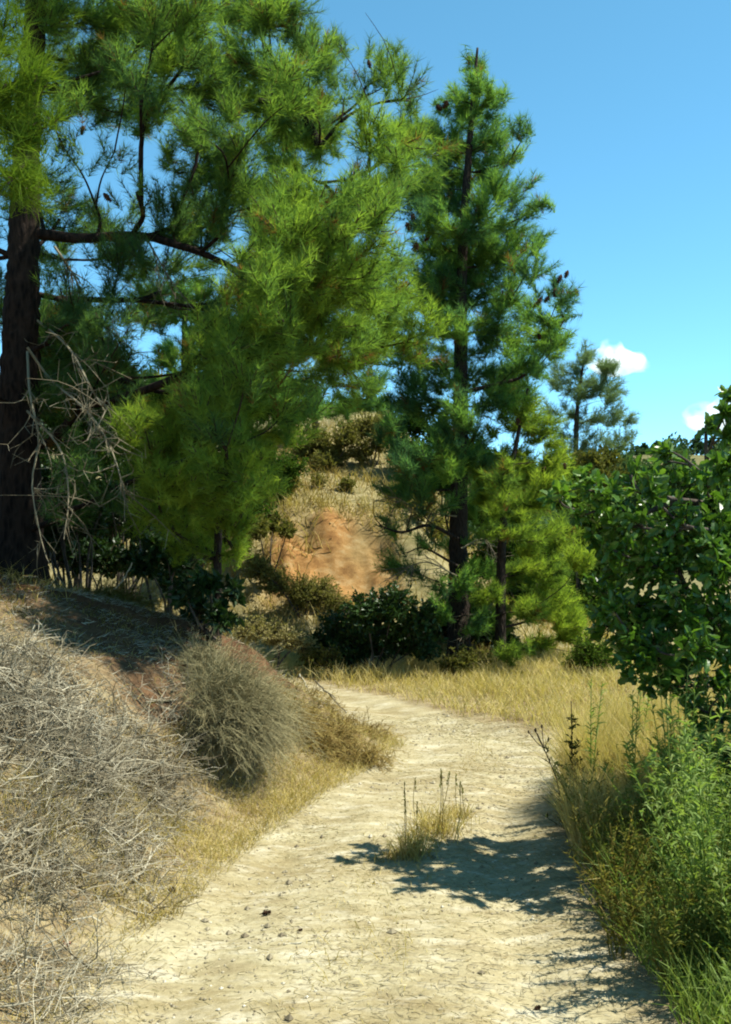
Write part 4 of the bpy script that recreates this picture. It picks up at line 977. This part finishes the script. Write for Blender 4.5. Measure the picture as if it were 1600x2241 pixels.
p = np.repeat(np.stack([x, y, z], 1), per, 0) + u * np.repeat(r_, per)[:, None] * g.uniform(.3, 1, (n * per, 1)) ** .5
leaves(mb, p, unit(g, n * per), .42, .26, np.repeat(g.random(n), per), g)
tag(mb.build('scrub', M['far_green']), 'far-off green scrub covering the distant hill', 'scrub', kind='stuff')

# ------------------------------------------------------------------ dead brush heaps on the left bank
def brush(label, px, py, d, rx, rz, n, seed, tint, w=.0028, name='dead_shrub', ry=None, green=0):
    """a heap of tangled bleached twigs: forked, crooked runs that fan out of a few butts"""
    rng = R(seed); c = at(px, py, d); base = np.array([c[0], d, Hp(c[0], d)])
    root = thing(name, label, 'dead shrub', base, 'dead brush on the left bank')
    mb = MB(); ry = ry or rx
    sx = rng.uniform(-1, 1, n) * rx; sy = rng.uniform(-1, 1, n) * ry
    gz = H(base[0] + sx, base[1] + sy)
    env = np.maximum(0.08, 1 - (sx / rx) ** 2 * .75 - (sy / ry) ** 2 * .75)
    lump = vnoise((base[0] + sx) * 5 + 3, (base[1] + sy) * 5); k = rng.random(n) < smooth(.18, .5, lump); sx, sy, gz, env, lump = sx[k], sy[k], gz[k], env[k], lump[k]; n = len(sx)
    p = np.stack([base[0] + sx, base[1] + sy, gz + rng.uniform(.0, 1, n) ** 1.1 * rz * env * (.35 + 1.5 * lump)], 1)
    dr = norm(np.stack([rng.normal(0, 1, n) + .5 * sx / rx, rng.normal(0, 1, n), rng.normal(.25, .5, n)], 1))
    tt = np.clip(tint + rng.normal(0, .25, n), 0, 1)
    r = w * rng.uniform(.5, 1.3, n) * np.where(rng.random(n) < .12, 2.0, 1)
    for s in range(4):
        l = rng.uniform(.04, .10, n)[:, None]
        q = p + dr * l
        qz = H(q[:, 0], q[:, 1]); q[:, 2] = np.maximum(q[:, 2], qz + .006)
        sticks(mb, p, q, r * (1 - .18 * s), r * (1 - .18 * (s + 1)), tt)
        if s in (1, 2):
            k = rng.random(n) < .6; e = q[k] + norm(dr[k] + rng.normal(0, .8, (k.sum(), 3))) * rng.uniform(.03, .09, (k.sum(), 1))
            sticks(mb, q[k], e, r[k] * .6, r[k] * .3, tt[k])
        dr = norm(dr + rng.normal(0, .45, (n, 3)) + np.array([0, 0, -.12])); p = q
    mb.build('twigs', M['grey_twig'], root)
    for k in range(9):
        st = MB(); b = base + np.array([rng.uniform(-.5, .5) * rx, rng.uniform(-.5, .5) * ry, 0]); b[2] = Hp(b[0], b[1]) - .02
        e = b + np.array([rng.normal(0, .5) * rx, rng.normal(0, .5) * ry, rz * rng.uniform(.5, 1.1)])
        tube(st, spline([b, (b + e) / 2 + rng.normal(0, .05, 3), e], 8), np.linspace(w * rng.uniform(2.2, 4.2), w, 8), 5, rng.uniform(.35, .8))
        st.build('stem', M['grey_twig'], root)
    return root
brush('pale tangled dead shrub at the far left edge, top of the heap', 20, 1540, 5.2, 0.5, 0.11, 1100, 401, 0.5, ry=0.42)
brush('pale dead shrub right of the heap\'s top, below the shaded bank', 215, 1560, 5.5, 0.46, 0.09, 1000, 402, 0.48, ry=0.42)
brush('brown-flecked dead shrub in the middle of the bank', 290, 1640, 5.6, 0.28, 0.07, 300, 403, 0.32)
brush('grey dead shrub at the left edge, low on the heap', 10, 1760, 4.8, 0.42, 0.13, 1200, 404, 0.45, .0026)
brush('grey dead shrub with dark hollows beside the short golden grass', 165, 1780, 4.9, 0.36, 0.1, 900, 405, 0.42, .0026)
brush('thin pale dead shrub nearest the track on the left', 230, 1890, 4.5, 0.26, 0.05, 260, 406, 0.6, .0022)
brush('grey-green dead shrub at the lower left edge', -10, 1960, 4.0, 0.32, 0.12, 800, 407, 0.42, .0022)
brush('straggly pale dead shrub in the bottom left corner', 30, 2150, 3.45, .30, 0.08, 500, 408, 0.6, .0018)
brush('low dead shrub between the heap and the drooping broom bush', 420, 1580, 6.4, .32, 0.07, 260, 409, 0.4)

def droop_bush(label, px, py, d, h, rx, n, seed, matn, lean, Lr=(.5, .95), w=.0035, tint=.5, name='broom_bush', spread=.95):
    """a bush of many thin stems that rise from one foot and arch over"""
    rng = R(seed); c = at(px, py, d); base = np.array([c[0], d, Hp(c[0], d)])
    root = thing(name, label, 'bush', base, 'bushes on the left bank')
    mb = MB()
    a = rng.uniform(0, 2 * PI, n); sp = rng.uniform(0, 1, n) ** .6
    foot = rng.normal(0, .2 * rx, (6, 2)); fh = rng.uniform(.65, 1.05, 6); fi = rng.integers(0, 6, n)
    p = base + np.stack([rng.normal(0, .08 * rx, n) + foot[fi, 0], rng.normal(0, .08 * rx, n) + foot[fi, 1], np.zeros(n)], 1)
    p[:, 2] = H(p[:, 0], p[:, 1]) - .01
    dr = norm(np.stack([np.cos(a) * sp * spread + lean[0], np.sin(a) * sp * spread + lean[1], 1.15 - sp * .55], 1))
    L = rng.uniform(*Lr, n) * h * fh[fi]
    tt = np.clip(tint + rng.normal(0, .25, n), 0, 1)
    for s in range(5):
        q = p + dr * (L / 5)[:, None]
        q[:, 2] = np.maximum(q[:, 2], H(q[:, 0], q[:, 1]) + .01)
        sticks(mb, p, q, w * (1 - .15 * s), w * (1 - .15 * (s + 1)), tt)
        if s >= 1:
            for _ in range(2):
                e = q + norm(dr + rng.normal(0, .55, (n, 3))) * (L * rng.uniform(.10, .22, n))[:, None]
                sticks(mb, q, e, w * .55, w * .25, np.clip(tt + .1, 0, 1))
        dr = norm(dr + rng.normal(0, .16, (n, 3)) + np.array([lean[0] * .35, lean[1] * .35, -.34])); p = q
    mb.build('stems', M[matn], root)
    return root
droop_bush('grey-green drooping broom bush on the bank\'s rounded end', 512, 1580, 6.5, .74, .55, 3200, 420, 'broom', (.22, -.22), tint=.55, spread=.34, w=.0026)
droop_bush('upper grey-green broom bush rising behind the drooping one', 488, 1505, 6.9, .42, .5, 1300, 421, 'broom', (.12, -.05), tint=.65, spread=.36, w=.0026)
droop_bush('small straw-coloured bush on the bank right of the broom bush', 690, 1640, 7.4, .42, .8, 700, 422, 'straw', (.1, -.2), tint=.2, name='dry_bush')
droop_bush('thin tan dry bush hanging at the end of the bank by the far track', 725, 1550, 8.3, .36, .8, 420, 423, 'straw', (.2, -.3), tint=.0, name='dry_bush')
droop_bush('dim brown dry shrub at the shaded foot of the great pine', 270, 1330, 8.3, .40, .6, 400, 424, 'weed_dry', (.05, -.2), tint=.3, name='dry_bush')

# loose sticks
def stick(label, pts, d, r, fork=0, tint=.85, seed=1):
    rng = R(seed); P = []
    for x, y, *o in pts:
        q = at(x, y, d + (o[0] if o else 0)); P.append(q)
    P = np.array(P); base = P[0].copy()
    root = thing('dead_stick', label, 'stick', base, 'sticks on the left bank')
    mb = MB(); p = spline(P, 12); tube(mb, p + rng.normal(0, r * .4, p.shape), np.linspace(r, r * .5, 12), 6, tint)
    mb.build('shaft', M['grey_twig'], root)
    for k in range(fork):
        i = 4 + 2 * k; f = MB(); e = p[i] + (p[-1] - p[0]) * .3 + rng.normal(0, .05, 3)
        tube(f, spline([p[i], (p[i] + e) / 2 + rng.normal(0, .015, 3), e], 6), np.linspace(r * .7, r * .3, 6), 5, tint); f.build('fork', M['grey_twig'], root)
stick('pale straight stick poking out below the middle of the bank', [(270, 1712), (310, 1690), (356, 1666)], 5.35, .007, seed=1)
stick('long thin stick lying slantwise down the low heap', [(120, 1730), (190, 1775), (270, 1830)], 4.75, .006, seed=2)
stick('white forked twig against the deep shade of the bank top', [(115, 1405), (145, 1388), (160, 1398), (185, 1390), (186, 1407)], 6.9, .007, 1, .95, 3)
stick('short white twig standing above the forked one in shade', [(165, 1360), (180, 1364), (205, 1360)], 7.0, .006, 1, .95, 4)
stick('crooked pale branch standing up from the heap\'s left part', [(118, 1540), (100, 1490), (108, 1470), (96, 1440)], 5.9, .006, 2, .9, 5)
stick('bent pale branch in the middle of the heap', [(110, 1545), (130, 1520), (150, 1480), (160, 1460)], 5.85, .006, 1, .9, 6)
stick('pale broken root jutting from the bank\'s end near the far track', [(655, 1475), (668, 1495), (680, 1520)], 8.4, .012, 0, .9, 7)
stick('bare pale stem leaning out of the dark bush', [(808, 1460), (815, 1425), (832, 1388)], 12.4, .014, 1, .8, 8)
stick('faint bare twig hanging beside the dim brown dry shrub', [(290, 1230), (270, 1270), (250, 1290)], 7.9, .006, 1, .7, 9)
stick('thin dark stick lying at the track\'s left edge low in the picture', [(160, 2102), (220, 2108), (300, 2112)], 3.75, .003, 0, .1, 10)
stick('short white splinter lying on the track below the pine cones', [(610, 2068), (660, 2062)], 3.95, .006, 0, 1.0, 11)
stick('dull brown root slanting down the bank right of the broom bush', [(690, 1490), (720, 1520), (760, 1560)], 8.0, .009, 1, .3, 12)

# ------------------------------------------------------------------ pine cones and a red leaf on the track
def ground_at(px, py):
    """where the sight line through a pixel meets the ground"""
    dr = np.array([(px - 800) / F, 1.0, (HZ - py) / F])
    for s in np.arange(2.0, 30, .01):
        if CAMZ + dr[2] * s <= Hp(dr[0] * s, s): return np.array([dr[0] * s, s, Hp(dr[0] * s, s)])
    return dr * 10
for k, (x, y, s, lab) in enumerate([(376, 1955, .020, 'reddish pine cone at the left edge of the track'), (583, 2003, .017, 'dark pine cone on the track, centre left'),
                                    (657, 2038, .009, 'tiny dark pine cone just right of the larger dark one'), (1176, 2210, .011, 'small dark cone at the bottom of the track under the shadow')]):
    p = ground_at(x, y); mb = MB(); c = p + np.array([0, 0, s * .55])
    root = thing('pine_cone', lab, 'pine cone', p, 'pine cones on the track')
    cone_mesh(mb, c, s, R(k), (1, .3 * k - .4, .25)); mb.build('scales', M['cone'], root)
    st = MB(); tube(st, np.array([c - norm(np.array([1, .3 * k - .4, .25])) * s * 1.1, c - norm(np.array([1, .3 * k - .4, .25])) * s * 1.9]), [s * .15, s * .12], 5, .3); st.build('stalk', M['twig'], root)
p = ground_at(150, 2078); root = thing('fallen_leaf', 'small red dry leaf among straw at the lower left', 'leaf', p); mb = MB(); rr = R(9)
leaves(mb, np.repeat(p[None] + [0, 0, .015], 5, 0) + rr.normal(0, .006, (5, 3)), unit(rr, 5) * [1, 1, .4], .035, .022, rr.random(5), rr); mb.build('blade', M['red_leaf'], root)

# ------------------------------------------------------------------ weeds on the right verge
def weed_proto(seed, h, stems, leafn, lm, L, W, spread, tint):
    rng = R(seed); st = MB(); lf = MB()
    for k in range(stems):
        a = rng.uniform(0, 2 * PI); s = rng.uniform(.05, spread); hh = h * rng.uniform(.6, 1.05)
        p = spline([(rng.normal(0, .02), rng.normal(0, .02), -.02), (math.cos(a) * s * .35, math.sin(a) * s * .35, hh * .5), (math.cos(a) * s, math.sin(a) * s, hh)], 12)
        tube(st, p, np.linspace(.004, .0015, 12), 4, tint)
        f = rng.uniform(.08, 1.0, leafn) ** .8
        b = np.stack([np.interp(f, np.linspace(0, 1, 12), p[:, i]) for i in range(3)], 1)
        aa = rng.uniform(0, 2 * PI, leafn)
        d = np.stack([np.cos(aa), np.sin(aa), rng.uniform(.3, 1.3, leafn)], 1)
        blades(lf, b, d, L * rng.uniform(.6, 1.2, leafn) * (1.15 - .5 * f), W, rng.uniform(.2, 1.0, leafn), np.clip(tint + rng.normal(0, .22, leafn), 0, 1), rng)
    return st.mesh('stems', M[lm]), lf.mesh('leaves', M[lm])
def place_weeds(name, label, group, cat, protos, spots, rng, sc=(.8, 1.15)):
    labs = label if isinstance(label, list) else [label] * len(spots)
    for k, (x, y) in enumerate(spots):
        sm_, lm_ = protos[k % len(protos)]
        r = thing(name, labs[k], cat, (x, y, Hp(x, y)), group)
        r.rotation_euler = (rng.normal(0, .06), rng.normal(0, .06), rng.uniform(0, 6.28)); s = rng.uniform(*sc); r.scale = (s, s, s)
        for nm, me in (('stems', sm_), ('leaves', lm_)):
            o = bpy.data.objects.new(nm, me); C.objects.link(o); o.parent = r
w = R(500)
def spots(n, x0, x1, y0, y1, e0, e1, mind, cond=None):
    out = []
    for _ in range(n * 40):
        if len(out) >= n: break
        x = w.uniform(x0, x1); y = w.uniform(y0, y1); e, s, p = zones(np.array([x]), np.array([y]))
        if s[0] > 0 or not (e0 < e[0] < e1) or (cond and not cond(x, y)): continue
        if all((x - a) ** 2 + (y - b) ** 2 > mind ** 2 for a, b in out): out.append((x, y))
    return out
gp = [weed_proto(510 + k, .62 + .14 * (k % 3), 7 + k % 3, 56, 'weed', .075, .0075, .26, .35 + .08 * k) for k in range(6)]
place_weeds('green_weed', 'tall green narrow-leaved weed in the dense stand on the right verge', 'green weeds on the right verge', 'weed', gp,
            spots(120, 1.1, 2.9, 2.9, 5.2, .35, 1.9, .11, lambda x, y: (x - .1) / y * F + 800 > 1300), w)
gs = [weed_proto(530 + k, .34, 7, 34, 'weed', .06, .006, .2, .25 + .1 * k) for k in range(3)]
place_weeds('low_weed', 'low green weed at the front edge of the right verge', 'low weeds on the right verge', 'weed', gs,
            spots(44, .9, 2.2, 2.7, 4.4, .12, 1.1, .10), w)
dp = [weed_proto(540 + k, .40, 8, 36, 'weed_dry', .05, .006, .2, .3 + .2 * k) for k in range(4)]
place_weeds('drying_weed', 'yellow-brown drying weed along the track edge of the right verge', 'drying weeds on the right verge', 'weed', dp,
            spots(34, .8, 2.0, 3.5, 6.4, .02, .5, .12), w)
tp_ = [weed_proto(560 + k, .95, 2, 60, 'weed', .07, .007, .12, .55) for k in range(2)]
place_weeds('spire_weed', ['green weed spire nearest the tall dark dry stalk', 'green weed spire standing farthest back above the pale verge grass', 'green weed spire in front of the farthest-back spire', 'green weed spire under the oak\'s lowest leaves, rightmost of the spires'], 'weed spires on the right verge', 'weed', tp_,
            [(1.30, 5.7), (1.62, 5.9), (1.45, 5.3), (1.82, 5.6)], w, (.95, 1.1))
o = grass('green_grass', w, scatter(w, 30000, .9, 2.9, 2.8, 5.6, lambda x, y, e, s, p, r: (s < 0) & (e > .12) & (e < 1.8) & (r.random(len(x)) < vnoise(x * 3, y * 3) + .15)), .10, .38, .005, 'weed', .5, .35, .8)
tag(o, 'green grass filling in between the weeds on the right verge', 'grass')
o = grass('dry_grass', w, scatter(w, 16000, .9, 2.9, 2.8, 5.6, lambda x, y, e, s, p, r: (s < 0) & (e > .08) & (e < 1.8) & (y > 3.7) & (r.random(len(x)) < vnoise(x * 2.5 + 7, y * 2.5) * .8)), .12, .42, .0035, 'straw', .6, .35, .8)
tag(o, 'dry straw grass mixed through the weeds on the right verge', 'grass')
# dark dock stalk, thistle stalk, broadleaf sprig
def stalk(label, foot, d, pts, heads, seed, dark=True, leafy=0, name='dry_stalk'):
    rng = R(seed); P = np.array([at(x, y, d) for x, y in pts]); b = P[0].copy(); b[2] = Hp(b[0], d); P[0] = b - [0, 0, .02]
    root = thing(name, label, 'dry plant', b, 'dry stalks by the track')
    mb = MB(); p = spline(P, 16); tube(mb, p, np.linspace(.005, .0025, 16), 5, .1 if dark else .6); mb.build('stem', M['twig' if dark else 'straw'], root)
    br = MB()
    for k in range(leafy):
        f = rng.random() ** 1.4; i = int(f * 14); q = p[i]
        e = q + np.array([rng.normal(0, .06), rng.normal(0, .06), rng.uniform(.03, .14)]) * (1.25 - f)
        sticks(br, [q], [e], .003, .0015, .2)
        leaves(br, np.repeat(e[None], 6, 0) - (e - q) * rng.random((6, 1)), unit(rng, 6) + [0, 0, .4], .035, .012, rng.random(6), rng)
    if leafy: br.build('seed_heads', M['weed_dark'], root)
    for x, y, s in heads:
        h = MB(); c = at(x, y, d); cone_mesh(h, c, s, rng, (0, 0, 1)); h.build('flower_head', M['twig'], root)
        j = np.argmin(np.linalg.norm(p - c, axis=1)); j = max(0, j - 3)
        if np.linalg.norm(p[j] - c) > .01:
            t = MB(); tube(t, spline([p[j], (p[j] + c) / 2 + [0, 0, -.01], c], 5), .0022, 4, .3); t.build('branchlet', M['twig'], root)
stalk('tall dark dry stalk with dense brown seeds at the right edge of the track', None, 5.75, [(1250, 1810), (1250, 1720), (1252, 1640), (1250, 1535)], [], 1, True, 60)
stalk('slender leaning stalk with dark round heads over the bend', None, 5.6, [(1236, 1815), (1222, 1720), (1200, 1660), (1176, 1605)], [(1172, 1598, .011), (1186, 1590, .009), (1157, 1602, .008)], 2, True, 6)
stalk('low dark bushy weed at the foot of the tall dark stalk', None, 5.5, [(1262, 1830), (1270, 1770), (1275, 1700)], [], 3, True, 90)
stalk('dark bushy weed just right of the tall dark stalk', None, 5.35, [(1290, 1850), (1300, 1790), (1310, 1740)], [], 4, True, 80)

# ------------------------------------------------------------------ tufts on the track
def tuft(label, px, py, n, h, seed, spread, m='straw', tint=.5, stalks=0, name='grass_tuft'):
    rng = R(seed); p = ground_at(px, py); root = thing(name, label, 'grass tuft', p, 'grass tufts on the track')
    mb = MB(); b = p + np.stack([rng.normal(0, spread, n), rng.normal(0, spread * 1.2, n), np.zeros(n)], 1); b[:, 2] = H(b[:, 0], b[:, 1]) - .01
    d = np.stack([rng.normal(0, .45, n), rng.normal(0, .45, n), np.ones(n)], 1)
    blades(mb, b, d, rng.uniform(.4, 1, n) * h, .004, rng.uniform(.1, .8, n), np.clip(tint + rng.normal(0, .25, n), 0, 1), rng); mb.build('blades', M[m], root)
    for k in range(stalks):
        s = MB(); q = b[rng.integers(n)]; e = q + np.array([rng.normal(0, .03), rng.normal(0, .03), h * rng.uniform(1.1, 1.7)])
        tube(s, spline([q, (q + e) / 2 + rng.normal(0, .008, 3), e], 6), np.linspace(.002, .0014, 6), 4, .3)
        nn = 22; bb = e - (e - q) * rng.uniform(0, .25, (nn, 1)); leaves(s, bb, unit(rng, nn) * .5 + [0, 0, 1], .018, .006, rng.random(nn), rng); s.build('seed_stalk', M['weed_dry'], root)
tuft('tall dry tuft with seed stalks in the middle of the track', 905, 1872, 260, .22, 1, .05, stalks=3)
tuft('bushy dry tuft behind the tall one in the middle of the track', 955, 1820, 320, .24, 2, .07, tint=.65, stalks=5)
tuft('small dry tuft at the near left of the track\'s middle tufts', 855, 1880, 80, .1, 3, .03, tint=.35)
tuft('thin dry tuft far along the middle of the track', 1000, 1790, 120, .16, 4, .05, tint=.6, stalks=2)
tuft('olive tuft low at the shadow\'s edge in the middle of the track', 925, 1850, 120, .12, 5, .06, 'weed_dry', .6)
